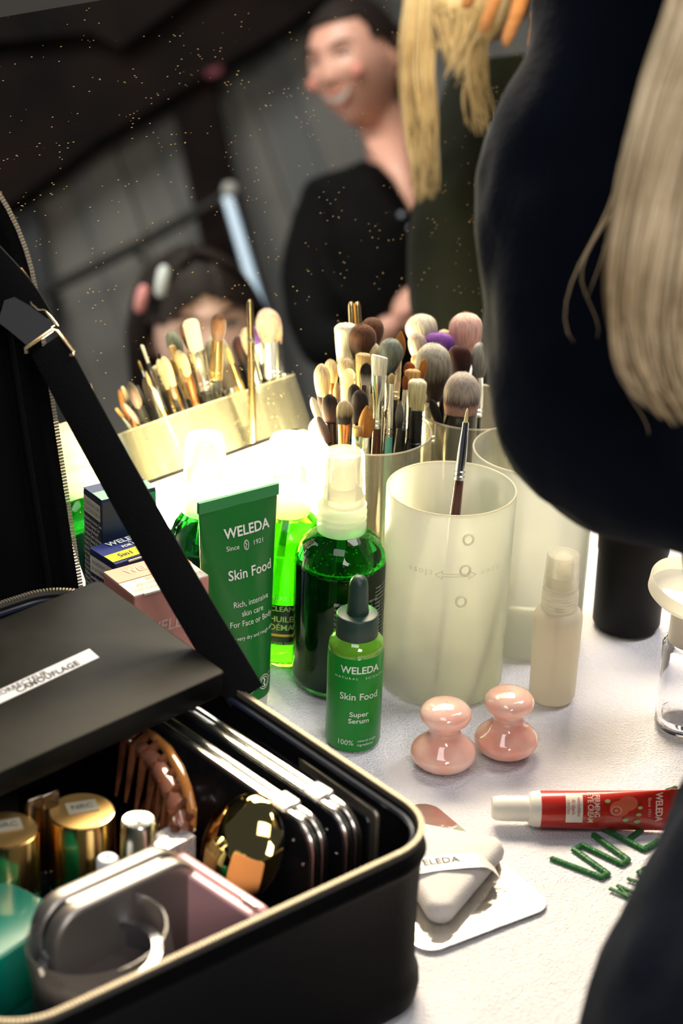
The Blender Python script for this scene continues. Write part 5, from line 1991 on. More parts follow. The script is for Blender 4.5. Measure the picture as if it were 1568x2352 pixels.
mb.add([tm(*v) for v in vs] + [tm(*v) + V((0, 0, -.0008)) for v in vs], [tuple(range(14))] + [(i, (i + 1) % 14, 14 + (i + 1) % 14, 14 + i) for i in range(14)])
mb.build('crest', pbr('crest_dark', (0.05, 0.045, 0.04), 0.5), o, smooth=False)
mb = MB(); put_text(mb, 'UNII', 0.0036, 0, 0, plane_map((-L * .17, 0, h + .0009), (1, 0, 0), (0, 1, 0)), bold=.02)
mb.build('crest_lettering', pbr('crest_pale', (0.55, 0.55, 0.50), 0.5), o)
MB().box((L / 2 - .012, 0, h + .0004), (.012, .006, .0016)).build('end_clip', M_silver, o, smooth=False)

# gold compact: a smooth egg-like disc
c = at(556, 1948, 0.070)
ax = (E2 * 0.80 + E1 * 0.12 + V((0, 0, 0.50))).normalized()
q = ax.to_track_quat('Z', 'Y')
o = thing('gold_compact', 'shiny gold egg-shaped compact leaning against the palettes in the case', 'compact', tuple(c), q)
M_gold = pbr('mirror_gold', (0.86, 0.66, 0.24), 0.05, 1.0)
r_ = 0.0245
half = lambda s: [(0.0003, s * .0125), (0.008, s * .0118), (0.0150, s * .0094), (0.0200, s * .0062), (0.0232, s * .0028), (r_, s * .0004)]
MB().lathe(half(1)[::-1], 72, sy=1.12, cap=False).build('gold_lid', M_gold, o, angle=180)
MB().lathe(half(-1)[::-1], 72, sy=1.12, cap=False).build('gold_base', M_gold, o, angle=180)
MB().lathe([(r_ - .0004, -.0007), (r_ - .0016, 0), (r_ - .0004, .0007)], 72, sy=1.12, cap=False).build('seam', M_sblack, o)
MB().rbox((.007, .003, .002), .001, xf=Matrix.Translation((0, r_ * 1.12, 0)), er=.0006).build('thumb_catch', M_gold, o)

# pink compact
o, L, h = stand_slab('pink_compact', 'pale pink compact standing on edge between the silver case and the gold compact', 'compact', (392, 1958), (606, 2100), 0.0870, .011, .006, None)
M_pk = pbr('pink_plastic', (0.66, 0.36, 0.38), 0.32, coat=0.4)
MB().rbox((L, h, 0.0058), .006, xf=Matrix.Translation((0, -.0031, h / 2)) @ RXU, er=.0016).build('compact_lid', M_pk, o)
MB().rbox((L, h, 0.0058), .006, xf=Matrix.Translation((0, .0031, h / 2)) @ RXU, er=.0016).build('compact_base', M_pk, o)
MB().rbox((.010, .0014, .0040), .0006, xf=Matrix.Translation((L / 2 - .010, 0, h + .0002)), er=.0003).build('hinge', pbr('hinge_gold', (0.75, 0.62, 0.50), 0.3, 0.9), o)

# silver square case made of two halves
o, L, h = stand_slab('silver_compact', 'rounded square brushed silver case with a dark seam, front left inside the black case', 'compact', (92, 2092), (428, 1938), 0.0960, .02, .016, None)
M_alu = pbr('satin_aluminium', (0.30, 0.275, 0.25), 0.42, 0.85)
for s, nm in ((1, 'back_shell'), (-1, 'front_shell')):
    MB().rbox((L, h, 0.0098), .017, seg=10, xf=Matrix.Translation((0, s * .0058, h / 2)) @ RXU, er=.0026).build(nm, M_alu, o)
MB().rbox((L - .003, h - .003, 0.0060), .015, seg=10, xf=Matrix.Translation((0, 0, h / 2)) @ RXU).build('dark_seam', M_sblack, o)

# teal box
c = at(40, 2100, 0.064)
o = thing('teal_box', 'glossy teal rounded box at the left edge inside the case', 'box', (c.x, c.y, 0.0045), cang + 0.25)
M_teal = pbr('teal_gloss', (0.0, 0.17, 0.125), 0.22, coat=0.5)
MB().rbox((0.044, 0.058, 0.036), .008, xf=Matrix.Translation((-.006, -.010, .0405)), er=.0022).build('box_lid', M_teal, o)
MB().rbox((0.043, 0.057, 0.024), .008, xf=Matrix.Translation((-.006, -.010, .0120)), er=.001).build('box_base', pbr('teal_dark', (0.0, 0.10, 0.08), 0.35), o)

# gold capped jars
for i, (px, py, r_, lab) in enumerate(((187, 1862, .0168, 'round gold-capped bottle with grey sticker on its lid, right of the pair'), (12, 1905, .0165, 'round gold-capped bottle cut by the left edge, its sticker half visible'))):
    c = at(px, py, .083)
    o = thing('foundation_bottle', lab, 'bottle', (c.x, c.y, .0045), group='gold-capped bottles')
    H = .083 - .0045
    MB().lathe([(0.001, H), (r_ - .0016, H), (r_ - .0004, H - .0003), (r_, H - .0012), (r_, H - .042), (r_ - .001, H - .043)], 64, cap=False).build('gold_cap', pbr('cap_gold', (0.80, 0.56, 0.24), 0.16, 1.0), o)
    MB().lathe([(r_ - .0011, H + .0001), (0.001, H + .0002)], 48, cap=True).build('cap_top', pbr('cap_gold_satin', (0.72, 0.46, 0.16), 0.42, 0.9), o)
    MB().lathe([(0.001, .0), (r_ - .001, .0002), (r_, .002), (r_, H - .044), (r_ - .003, H - .042)], 64, cap=False).build('glass_body', pbr('green_bottle_glass', (0.02, 0.20, 0.12), 0.08, trans=.3), o)
    sr = Matrix.Rotation(.35, 4, 'Z')
    MB().rbox((.0155, .0100, .0004), .0006, xf=Matrix.Translation((0, .0025, H + .0006)) @ sr).build('sticker', pbr('sticker_grey', (0.30, 0.27, 0.20), 0.6), o)
    mb = MB(); put_text(mb, 'NRC', .0055, 0, 0, lambda x, y, H=H, sr=sr: Matrix.Translation((0, .0025, H + .0010)) @ sr @ V((x, y, 0)), bold=.01)
    mb.build('sticker_lettering', M_dark_print, o)

# silver tapered cap
c = at(318, 1882, .088)
o = thing('silver_vial', 'small vial with tapered silver cap between the gold bottle and crystal box', 'bottle', (c.x, c.y, .0045))
H = .088 - .0045
MB().lathe([(.001, H - .0010), (.0060, H - .0004), (.0078, H), (.0085, H - .001), (.0098, H - .030), (.0105, H - .045)], 48, cap=False).build('silver_cap', pbr('polished_silver', (0.60, 0.62, 0.58), 0.22, 1.0), o)
MB().lathe([(.001, .0), (.0100, .0004), (.0106, .002), (.0106, H - .045), (.008, H - .043)], 48, cap=False).build('vial_body', pbr('vial_glass', (0.10, 0.10, 0.10), 0.1, trans=.4), o)
c = at(247, 1968, .078)
o = thing('white_vial', 'tiny white-capped vial peeking beside the tapered silver cap', 'bottle', (c.x, c.y, .0045))
MB().lathe([(.001, .0735), (.0045, .0733), (.0055, .072), (.0058, .055), (.0062, .054)], 32, cap=False).build('white_cap', pbr('cap_bluewhite', (0.75, 0.78, 0.85), 0.35), o)
MB().lathe([(.001, .0), (.0062, .0004), (.0064, .055), (.005, .0555)], 32, cap=False).build('vial_body', MATS['vial_glass'], o)

# crystal box
c = at(392, 1912, .078)
o = thing('crystal_box', 'small clear box with metallic end beside the pink compact', 'box', (c.x, c.y, .0045), cang + .1)
MB().rbox((.016, .020, .070), .0012, xf=Matrix.Translation((0, 0, .0360)), er=.0008).build('clear_shell', MATS['acrylic'], o)
MB().rbox((.012, .016, .060), .001, xf=Matrix.Translation((0, 0, .0320)), er=.0008).build('powder_block', pbr('bronze_powder', (0.42, 0.22, 0.14), 0.4, .4), o)
MB().rbox((.0172, .0030, .004), .0006, xf=Matrix.Translation((0, -.0102, .0700)), er=.0005).build('metal_trim', M_silver, o)

# lipsticks at the back left
for i, (px, py, lab) in enumerate(((72, 1822, 'dark metallic lipstick tube between the two gold-capped bottles'), (104, 1812, 'second dark metallic lipstick tube, touching the first at its right'))):
    c = at(px, py, .092)
    o = thing('lipstick', lab, 'lipstick', (c.x, c.y, .0045), cang, 'dark lipstick tubes')
    MB().rbox((.0105, .0105, .045), .0015, xf=Matrix.Translation((0, 0, .0650)), er=.001).build('lipstick_cap', pbr('gunmetal', (0.20, 0.16, 0.13), 0.18, 1.0), o)
    MB().rbox((.0098, .0098, .042), .0015, xf=Matrix.Translation((0, 0, .0210)), er=.001).build('lipstick_base', M_sblack, o)

# tortoiseshell claw comb
M_tort = pbr('tortoiseshell', (0.07, 0.022, 0.010), 0.08, coat=0.8, trans=0.25, noise_col=(0.20, 0.07, 0.03), nscale=60)
c = at(372, 1795, .070)
o = thing('hair_claw', 'brown tortoiseshell hair claw with ridged edge beside the palettes', 'hair claw', (c.x, c.y, .0045))
def pz(px, py, z):
    return at(px, py, z)
arc = [pz(322, 1672, .088), pz(352, 1690, .092), pz(385, 1722, .093), pz(410, 1765, .092), pz(428, 1812, .089), pz(440, 1860, .083), pz(442, 1900, .074)]
MB().tube(arc, [.0016, .0024, .0028, .0030, .0030, .0028, .0018], 10).build('claw_spine', pbr('amber_edge', (0.34, 0.14, 0.035), 0.12, coat=.6, trans=.2), o, world_co=True)
mb = MB()
for i in range(9):
    t = i / 8
    a_ = arc[0].lerp(arc[-1], t) if False else None
    k = t * (len(arc) - 1.001)
    p = arc[int(k)].lerp(arc[int(k) + 1], k - int(k))
    w_ = p + E2 * .010 + V((0, 0, -.004))
    e_ = p + E2 * .016 + V((0, 0, -.036))
    mb.tube([p, w_, e_], [.0026, .0030, .0010], 8)
mb.build('claw_teeth', M_tort, o, world_co=True)
MB().tube([p + E2 * .007 + V((0, 0, -.006)) for p in arc], [.0022, .0045, .0052, .0055, .0052, .0046, .0022], 10).build('ridged_band', pbr('tort_pink', (0.17, 0.070, 0.045), 0.12, coat=.7), o, world_co=True)
MB().sphere((0, 0, .030), (.016, .020, .029)).build('claw_body', M_tort, o)

# round clear jar with chrome ring, front left
c = V((*(cc0 + E1 * .1215 + E2 * ((at(330, 2235, .08) - cc0).dot(E2))).xy, .08))
o = thing('clear_jar', 'round clear jar with a chrome ring in the front corner of the case', 'jar', (c.x, c.y, .019), (V((0, 0, 1)) + E1 * -0.10 + E2 * .10).normalized().to_track_quat('Z', 'Y'))
R = .0330
MB().lathe([(.001, .0002), (R - .002, .0002), (R, .002), (R, .0700), (R - .0004, .0712), (R - .0016, .0712), (R - .0020, .0700), (R - .0020, .004), (.001, .0034)], 96, cap=False).build('clear_shell', frosted('jar_plastic', (0.75, 0.70, 0.68), clear=0.92, trans=0.5, rough=0.06), o)
MB().lathe([(R - .0045, .020), (R - .0030, .020), (R - .0030, .0570), (R - .0045, .0590), (R - .009, .0595), (R - .009, .0570), (R - .0065, .0560), (R - .0062, .022)], 96, cap=False).build('chrome_ring', pbr('blue_chrome', (0.55, 0.60, 0.66), 0.08, 1.0), o)
MB().lathe([(.001, .006), (R - .0065, .006), (R - .0065, .0440), (.001, .0442)], 64, cap=False).build('powder_fill', pbr('dark_powder', (0.04, 0.03, 0.03), .7), o)

# ============================================================ PEOPLE
def skin_mesh(pts, edges, radii, sub=2, root=0, flats=None):
    """grow one continuous surface round a skeleton; returns (verts, faces)"""
    me = bpy.data.meshes.new('grow')
    me.from_pydata([tuple(p) for p in pts], edges, [])
    ob = bpy.data.objects.new('grow', me)
    COL.objects.link(ob)
    sk = ob.modifiers.new('s', 'SKIN')
    for i, v in enumerate(me.skin_vertices[0].data):
        r = radii[i]
        v.radius = r if isinstance(r, tuple) else (r, r)
        v.use_root = (i == root)
    if sub:
        sb = ob.modifiers.new('b', 'SUBSURF')
        sb.levels = sub
        sb.render_levels = sub
    dg = bpy.context.evaluated_depsgraph_get()
    m2 = bpy.data.meshes.new_from_object(ob.evaluated_get(dg))
    out = ([v.co.copy() for v in m2.vertices], [tuple(p.vertices) for p in m2.polygons])
    bpy.data.objects.remove(ob)
    bpy.data.meshes.remove(me)
    bpy.data.meshes.remove(m2)
    return out


def fuse(parts, name, mat, parent, voxel=0.006, smooth=4, disp=0.0):
    """melt several closed surfaces into one continuous body"""
    mb = MB()
    for vs, fs in parts:
        mb.add(vs, fs)
    o = mb.build(name, mat, parent, world_co=True, angle=180)
    dg_ob = o
    md = dg_ob.modifiers.new('r', 'REMESH')
    md.mode = 'VOXEL'
    md.voxel_size = voxel
    md.use_smooth_shade = True
    ms_ = dg_ob.modifiers.new('s', 'SMOOTH')
    ms_.iterations = smooth
    ms_.factor = 0.5
    if disp:
        tx = bpy.data.textures.new(name + '_folds', 'CLOUDS')
        tx.noise_scale = 0.085
        dm = dg_ob.modifiers.new('d', 'DISPLACE')
        dm.texture = tx
        dm.strength = disp
        dm.texture_coords = 'GLOBAL'
    dg = bpy.context.evaluated_depsgraph_get()
    m2 = bpy.data.meshes.new_from_object(o.evaluated_get(dg))
    o.modifiers.clear()
    old = o.data
    o.data = m2
    m2.name = name
    bpy.data.meshes.remove(old)
    o.data.materials.clear()
    o.data.materials.append(mat)
    for p in o.data.polygons:
        p.use_smooth = True
    return o


def g3(x, y, z, cx, cy, cz, s, sy=None, sz=None):
    return math.exp(-((x - cx) / s) ** 2 - ((z - cz) / (sz or s)) ** 2)


def head_point(th, ph, smile=0.0):
    """unit head: x to its left, y forward, z up; metres for an adult"""
    x = math.sin(th) * math.cos(ph)
    y = math.sin(th) * math.sin(ph)
    z = math.cos(th)
    X, Y, Z = x * 0.076, y * 0.094, z * 0.112
    if y < 0:
        Y *= 1.04
    if z < 0:
        t = -z
        X *= 1 - 0.36 * t ** 1.7
        Y = Y * (1 - 0.22 * t ** 1.5) + 0.018 * t ** 2 * (1 if y > -0.2 else 0.3)
        if y < 0:
            Y *= 1 - 0.25 * t
            Z *= 1 - 0.25 * (-y) * t
    if y > 0:
        fr = max(0.0, y)
        Y += fr * (-0.010 * (g3(X, Y, Z, .031, 0, .016, .016) + g3(X, Y, Z, -.031, 0, .016, .016)))
        Y += fr * 0.008 * (g3(X, Y, Z, .040, 0, -.022 + .006 * smile, .020) + g3(X, Y, Z, -.040, 0, -.022 + .006 * smile, .020))
        Y += fr * 0.005 * g3(X, Y, Z, 0, 0, .036, .045, sz=.010)
        Y += fr * 0.007 * g3(X, Y, Z, 0, 0, -.052, .022, sz=.012)
        Y += fr * 0.010 * g3(X, Y, Z, 0, 0, -.098, .020, sz=.014)
        nz = (0.016 - Z) / 0.042
        if 0 < nz < 1.15:
            wn = 0.007 + 0.007 * nz
            Y += fr * 0.017 * nz ** 1.2 * math.exp(-(X / wn) ** 2) * (1 if nz < 1 else (1.15 - nz) / .15)
    return V((X, Y, Z))


def head_geo(smile=0.0, n=64, m=48):
    vs, fs = [], []
    for j in range(m + 1):
        for i in range(n):
            vs.append(head_point(max(.001, PI * j / m - .0005), 2 * PI * i / n, smile))
    for j in range(m):
        for i in range(n):
            i2 = (i + 1) % n
            fs.append((j * n + i, (j + 1) * n + i, (j + 1) * n + i2, j * n + i2))
    return vs, fs


def frame(pos, fwd, up):
    """4x4 with local y = forward, z = up, placed at pos (all world vectors)"""
    f = V(fwd).normalized()
    u = V(up)
    u = (u - f * u.dot(f)).normalized()
    x = f.cross(u)
    m = Matrix((x, f, u)).transposed().to_4x4()
    m.translation = pos
    return m


def camv(x, y, z):
    """vector given as right / up / towards the camera"""
    return CR * x + CU * y - CF * z


def refv(v):
    return v - NM * (2 * v.dot(NM))


def head_world(px, py, d, fwd, up, mirrored=True):
    if mirrored:
        P = vp(px, py, d)
        return frame(P, refv(camv(*fwd)), refv(camv(*up)))
    return frame(dep(px, py, d), camv(*fwd), camv(*up))


SKIN = pbr('skin', (0.62, 0.33, 0.25), 0.42, sss=0.15, sss_col=(0.010, 0.004, 0.002))
SKIN2 = pbr('skin_pale', (0.80, 0.52, 0.43), 0.45, sss=0.15, sss_col=(0.010, 0.004, 0.002))
M_eye = pbr('eye_white', (0.5, 0.48, 0.46), 0.2)
M_iris = pbr('iris', (0.03, 0.035, 0.045), 0.1)
M_hairdark = pbr('dark_hair', (0.013, 0.008, 0.0065), 0.60, spec=.2, bump=0.5, bscale=150, stretch=(1, 1, 0.1))
M_lip = pbr('lips', (0.46, 0.13, 0.11), 0.35)
M_teethw = pbr('teeth_white', (0.78, 0.76, 0.70), 0.25)
M_brow = pbr('brow', (0.04, 0.018, 0.012), 0.8)
M_blush = pbr('blush', (0.64, 0.24, 0.19), 0.5)


def surf(X, Z, smile=0.0, off=0.0):
    """point on the front of the head at local x, z"""
    best, bd = None, 9
    lo = None
    th0 = math.acos(max(-1, min(1, Z / 0.112)))
    for k in range(-6, 7):
        th = th0 + k * 0.02
        for q in range(60):
            ph = PI * (q + .5) / 60
            p = head_point(th, ph, smile)
            dd = (p.x - X) ** 2 + (p.z - Z) ** 2
            if dd < bd:
                bd, best = dd, p
    return V((X, best.y + off, Z))


def face_parts(M, parent, smile=0.0, eyes=True, squint=1.0):
    for s in (-1, 1):
        e = surf(s * .031, .014, smile, -.0050)
        MB().sphere(tuple(e), (.0125, .008, .0072 * squint), 20, 12, xf=M).build('eye', M_eye, parent, world_co=True)
        MB().sphere((e.x, e.y + .0062, e.z), (.0056, .0030, .0052 * squint), 16, 10, xf=M).build('iris', M_iris, parent, world_co=True)
        MB().tube([surf(s * (.031 + .0135 * math.cos(a)), .014 + .0078 * squint * math.sin(a), smile, .0008) for a in [PI * i / 10 for i in range(11)]], .0020, 6, xf=M).build('lash_line', M_brow, parent, world_co=True)
        MB().tube([surf(s * .014, .032, smile, .0008), surf(s * .027, .0375, smile, .0008), surf(s * .040, .0365, smile, .0006), surf(s * .050, .030, smile, .0004)], [.0018, .0032, .0028, .0010], 8, xf=M, flat=.7).build('eyebrow', M_brow, parent, world_co=True)
    w, dr = .021 + .008 * smile, .010 * smile
    up = [surf(w * c, -.0500 + dr * c * c + .0012, smile, .0020) for c in (-1, -.7, -.35, 0, .35, .7, 1)]
    lo = [surf(w * c, -.0505 - .0125 * smile * (1 - c * c) - .003 + dr * c * c, smile, .0020) for c in (-1, -.7, -.35, 0, .35, .7, 1)]
    MB().tube(up, [.0010, .0024, .0030, .0026, .0030, .0024, .0010], 8, xf=M).build('upper_lip', M_lip, parent, world_co=True)
    MB().tube(lo, [.0010, .0026, .0036, .0040, .0036, .0026, .0010], 8, xf=M).build('lower_lip', M_lip, parent, world_co=True)
    if smile > .3:
        vs = up + lo
        vs = [p + V((0, .0016, 0)) for p in vs]
        MB().add(vs, [(i, i + 1, i + 8, i + 7) for i in range(6)], xf=M).build('teeth', M_teethw, parent, world_co=True)


def ear_geo(s):
    mb = MB()
    mb.sphere((0, 0, 0), (.006, .014, .026), 16, 12, xf=Matrix.Translation((s * .076, -.012, -.004)) @ Matrix.Rotation(s * .35, 4, 'Z'))
    mb.tube([V((s * (.079 + .006), -.012 + .0150 * math.cos(a), -.002 + .027 * math.sin(a))) for a in [PI * (-.35 + 1.25 * i / 14) for i in range(15)]], .0030, 8)
    return mb.v, mb.f


def scale_xf(M, s):
    return M @ Matrix.Scale(s, 4)


def hair_cap(M, keep, thick, mat, name, parent, n=72, m=54, ridges=0.0):
    """hair lying on the skull where keep(x, y, z) is true"""
    vs, fs, idx = [], [], {}
    def P(j, i):
        k = (j, i % n)
        if k not in idx:
            th, ph = max(.001, PI * j / m - .0005), 2 * PI * i / n
            p = head_point(th, ph)
            d = p.normalized()
            q = p + d * (thick(p) + ridges * math.sin(ph * 40 + th * 9))
            idx[k] = len(vs)
            vs.append(q)
        return idx[k]
    for j in range(m):
        for i in range(n):
            c = head_point(PI * (j + .5) / m, 2 * PI * (i + .5) / n)
            if keep(c):
                fs.append((P(j, i), P(j + 1, i), P(j + 1, i + 1), P(j, i + 1)))
    mb = MB()
    mb.add(vs, fs, xf=M)
    # inner side so that the cap has depth
    inn = [p * 0.97 for p in vs]
    mb.add(inn, [f[::-1] for f in fs], xf=M)
    return mb.build(name, mat, parent, world_co=True, angle=180)


def hand_geo(wrist, palm_dir, finger_dir, normal, s=1.0, curl=0.5, thumb_side=1, spread=.12):
    """palm with five separate curled fingers; world vectors"""
    f = V(finger_dir).normalized()
    nn = V(normal)
    nn = (nn - f * nn.dot(f)).normalized()
    sd = f.cross(nn) * thumb_side
    parts = []
    W0 = V(wrist)
    pl = .085 * s
    pts = [W0, W0 + f * pl * .45, W0 + f * pl * .95]
    parts.append(skin_mesh(pts, [(0, 1), (1, 2)], [(.022 * s, .016 * s), (.036 * s, .014 * s), (.037 * s, .011 * s)], 2))
    mbp = MB()
    xf = Matrix((f, sd, nn)).transposed().to_4x4()
    xf.translation = W0 + f * pl * .55
    mbp.sphere((0, 0, 0), (pl * .56, .039 * s, .0145 * s), 24, 16, xf=xf)
    parts.append((mbp.v, mbp.f))
    lens = (.072, .080, .075, .060)
    for i, L in enumerate(lens):
        off = (1.5 - i) * .0185 * s
        root = W0 + f * pl * .72 + sd * off
        d = (f + sd * spread * (1.5 - i) * .6).normalized()
        c = 0.0
        p = [root, root + d * .024 * s]
        q = p[-1]
        for seg, fr_ in enumerate((.45, .31, .24)):
            c += curl * (.7, .9, .6)[seg]
            dd = (d * math.cos(c) - nn * math.sin(c))
            q = q + dd * (L * fr_ * s)
            p.append(q)
        parts.append(skin_mesh(p, [(k, k + 1) for k in range(len(p) - 1)], [.0095 * s, .0092 * s, .0085 * s, .0078 * s, .0065 * s][:len(p)], 1))
    t0 = W0 + f * pl * .25 + sd * .026 * s
    td = (f * .62 + sd * .75 - nn * .25).normalized()
    td2 = (f * .85 + sd * .25 - nn * .45).normalized()
    parts.append(skin_mesh([t0, t0 + td * .036 * s, t0 + td * .036 * s + td2 * .030 * s, t0 + td * .036 * s + td2 * .054 * s], [(0, 1), (1, 2), (2, 3)], [.0135 * s, .0115 * s, .0098 * s, .0075 * s], 1))
    return parts


def strands(name, mat, parent, guides, count, r=0.0022, jit=0.010, wave=0.004, n=5, seg=22):
    """hair: many fine tapering strands following weighted guide paths (lists of points)"""
    mb = MB()
    def cr(P, u):
        k = min(int(u * (len(P) - 1)), len(P) - 2)
        t = u * (len(P) - 1) - k
        p0, p1, p2, p3 = P[max(k - 1, 0)], P[k], P[k + 1], P[min(k + 2, len(P) - 1)]
        return 0.5 * ((2 * p1) + (p2 - p0) * t + (2 * p0 - 5 * p1 + 4 * p2 - p3) * t * t + (-p0 + 3 * p1 - 3 * p2 + p3) * t ** 3)
    for s in range(count):
        g = random.randrange(len(guides) - 1) if len(guides) > 1 else 0
        w = random.random()
        A = guides[g]
        B = guides[min(g + 1, len(guides) - 1)]
        jx, jy, jz = [random.gauss(0, jit) for _ in range(3)]
        ph = random.uniform(0, 6.28)
        fr_ = random.uniform(1.0, 2.2)
        u1 = random.uniform(.66, 1.0)
        pts, rs = [], []
        for k in range(seg + 1):
            u = u1 * k / seg
            p = cr(A, u).lerp(cr(B, u), w)
            am = wave * (0.3 + u)
            p = p + V((jx + am * math.sin(ph + fr_ * 6.28 * u), jy + am * math.cos(ph * 1.3 + fr_ * 5 * u), jz * .3)) * (0.35 + .65 * u)
            pts.append(p)
            rs.append(r * (1 - 0.75 * (k / seg) ** 3) * random.uniform(.9, 1.1))
        mb.tube(pts, rs, n)
    return mb.build(name, mat, parent, world_co=True, angle=180)


# ---------------------------------------------------------------- smiling woman in the mirror
DW = 4.0
M1 = scale_xf(head_world(818, 150, DW, (-0.55, -0.20, 0.80), (-0.24, 0.96, 0.08)), 1.04)
hip = vp(905, 1010, DW)
hipz = V((hip.x, hip.y, 0.0))
woman = thing('person', 'laughing woman with tied-back dark hair and open-necked black shirt, seen in the mirror', 'person', (hip.x, hip.y, -0.75))
neckb = M1 @ V((0, -.030, -.075))
parts = []
hv, hf = head_geo(1.0)
parts.append(([M1 @ p for p in hv], hf))
for s in (-1, 1):
    ev, ef = ear_geo(s)
    parts.append(([M1 @ p for p in ev], ef))
nk = [M1 @ V((0, -.022, -.040)), vp(895, 300, DW + .04), vp(925, 400, DW + .05), vp(950, 500, DW + .03)]
parts.append(skin_mesh(nk, [(0, 1), (1, 2), (2, 3)], [.050, .052, .068, .095], 2))
hw = vp(905, 735, DW - .32)
fdir = refv(camv(.80, .50, .10))
parts += hand_geo(hw, fdir, fdir, refv(camv(-.15, .35, .9)), 1.0, .45, -1)
ft = [vp(872, 790, DW - .28), hw]
parts.append(skin_mesh(ft, [(0, 1)], [.030, .024], 2))
fuse(parts, 'body', SKIN, woman, .0045, 3)
face_parts(M1, woman, 1.0, squint=.55)
for s in (-1, 1):
    cp = surf(s * .042, -.018, 1.0, -.0075)
    MB().sphere(tuple(cp), (.019, .0084, .014), 20, 12, xf=M1).build('blushed_cheek', M_blush, woman, world_co=True)
hair_cap(M1, lambda p: p.z > .070 + p.y * .05 or (p.y < -.028 and p.z > -.075) or (p.y < .036 and p.z > .034 and abs(p.x) > .03) or (p.y < .012 and p.z > .004), lambda p: .007 + .006 * max(0, min(1, (.03 - p.y) / .05)), M_hairdark, 'hair', woman, ridges=.0006)
MB().sphere((0, -.125, .035), (.038, .036, .038), 24, 16, xf=M1).build('hair_bun', M_hairdark, woman, world_co=True)
e_ = M1 @ V((-.082 if (M1 @ V((.08, 0, 0)) - vp(905, 185, DW)).length > (M1 @ V((-.08, 0, 0)) - vp(905, 185, DW)).length else .082, -.014, -.040))
MB().sphere(tuple(e_), .0095, 16, 12).build('pearl_earring', pbr('pearl', (0.80, 0.80, 0.74), 0.15), woman, world_co=True)
# shirt: torso, sleeves
M_shirt = pbr('black_shirt', (0.0022, 0.0022, 0.0026), 0.8, spec=0.10, bump=.2, bscale=20)
T = [vp(905, 1010, DW + .04), vp(880, 800, DW + .03), vp(862, 610, DW + .02), vp(860, 480, DW + .05), vp(885, 400, DW + .09),
     vp(752, 478, DW + .02), vp(708, 640, DW - .02), vp(735, 800, DW - .14), vp(860, 800, DW - .27),
     vp(1015, 440, DW + .16), vp(1075, 640, DW + .10)]
E = [(0, 1), (1, 2), (2, 3), (3, 4), (3, 5), (5, 6), (6, 7), (7, 8), (3, 9), (9, 10)]
Rr = [(.155, .12), (.150, .115), (.165, .12), (.130, .10), (.062, .055), .072, .060, .052, .040, .070, .058]
sh1 = skin_mesh(T, E, Rr, 2)
legs = []
hb = V((hip.x, hip.y, hip.z))
fuse([sh1], 'shirt', M_shirt, woman, .010, 4, disp=.012)
# bare V of the open neck lies just over the shirt
vpts = [vp(842, 322, DW - .055), vp(925, 300, DW - .03), vp(936, 380, DW - .105), vp(958, 440, DW - .125), vp(972, 512, DW - .140), vp(945, 478, DW - .135), vp(905, 410, DW - .115), vp(868, 370, DW - .09)]
cen_ = sum(vpts, V()) / len(vpts) + refv(camv(0, 0, .012))
nn_ = len(vpts)
bk_ = [p - refv(camv(0, 0, .03)) for p in vpts]
MB().add(vpts + [cen_] + bk_, [(i, (i + 1) % nn_, nn_) for i in range(nn_)] + [(i, (i + 1) % nn_, nn_ + 1 + (i + 1) % nn_, nn_ + 1 + i) for i in range(nn_)]).build('neckline_skin', SKIN, woman, world_co=True, angle=180)
for (x, y) in ((922, 494), (944, 524)):
    MB().sphere(tuple(vp(x, y, DW - .150)), .0055, 12, 8).build('shirt_button', pbr('button_grey', (0.25, 0.27, 0.32), .3), woman, world_co=True)
tr = [hipz + V((0, 0, .02)), V((hip.x, hip.y, -.05))]
lg = [V((hip.x, hip.y, .05)), V((hip.x, hip.y + .10, -.05)), V((hip.x + .02, hip.y + .11, -.40)), V((hip.x, hip.y + .11, -.70)), V((hip.x, hip.y - .10, -.05)), V((hip.x + .02, hip.y - .11, -.40)), V((hip.x, hip.y - .11, -.70))]
fuse([skin_mesh([T[0]] + lg, [(0, 1), (1, 2), (2, 3), (3, 4), (1, 5), (5, 6), (6, 7)], [.14, .13, .09, .07, .05, .09, .07, .05], 2)], 'trousers', M_shirt, woman, .012, 3)
for s in (-1, 1):
    MB().sphere((hip.x - .05, hip.y + s * .11, -.715), (.12, .045, .035), 20, 12).build('shoe', M_blk, woman, world_co=True)
# what she holds
cpos = [vp(948, 688, DW - .36), vp(1022, 592, DW - .36), vp(1056, 720, DW - .36), vp(1008, 745, DW - .36)]
pap = thing('folded_card', 'white folded card held in the laughing woman\'s hand', 'card', tuple(sum(cpos, V()) / 4))
bkc = [p - refv(camv(0, 0, .020)) for p in cpos]
MB().add(cpos + bkc, [(0, 1, 2, 3), (7, 6, 5, 4), (0, 4, 5, 1), (1, 5, 6, 2), (2, 6, 7, 3), (3, 7, 4, 0)]).build('card_sheet', pbr('card_white', (0.52, 0.54, 0.54), .6), pap, world_co=True, smooth=False)
fl = [vp(940, 690, DW - .385), vp(990, 660, DW - .385), vp(1040, 740, DW - .375), vp(985, 748, DW - .375)]
bkc = [p - refv(camv(0, 0, .006)) for p in fl]
MB().add(fl + bkc, [(0, 1, 2, 3), (7, 6, 5, 4), (0, 4, 5, 1), (1, 5, 6, 2), (2, 6, 7, 3), (3, 7, 4, 0)]).build('card_flap', pbr('card_buff', (0.36, 0.33, 0.26), .7), pap, world_co=True, smooth=False)

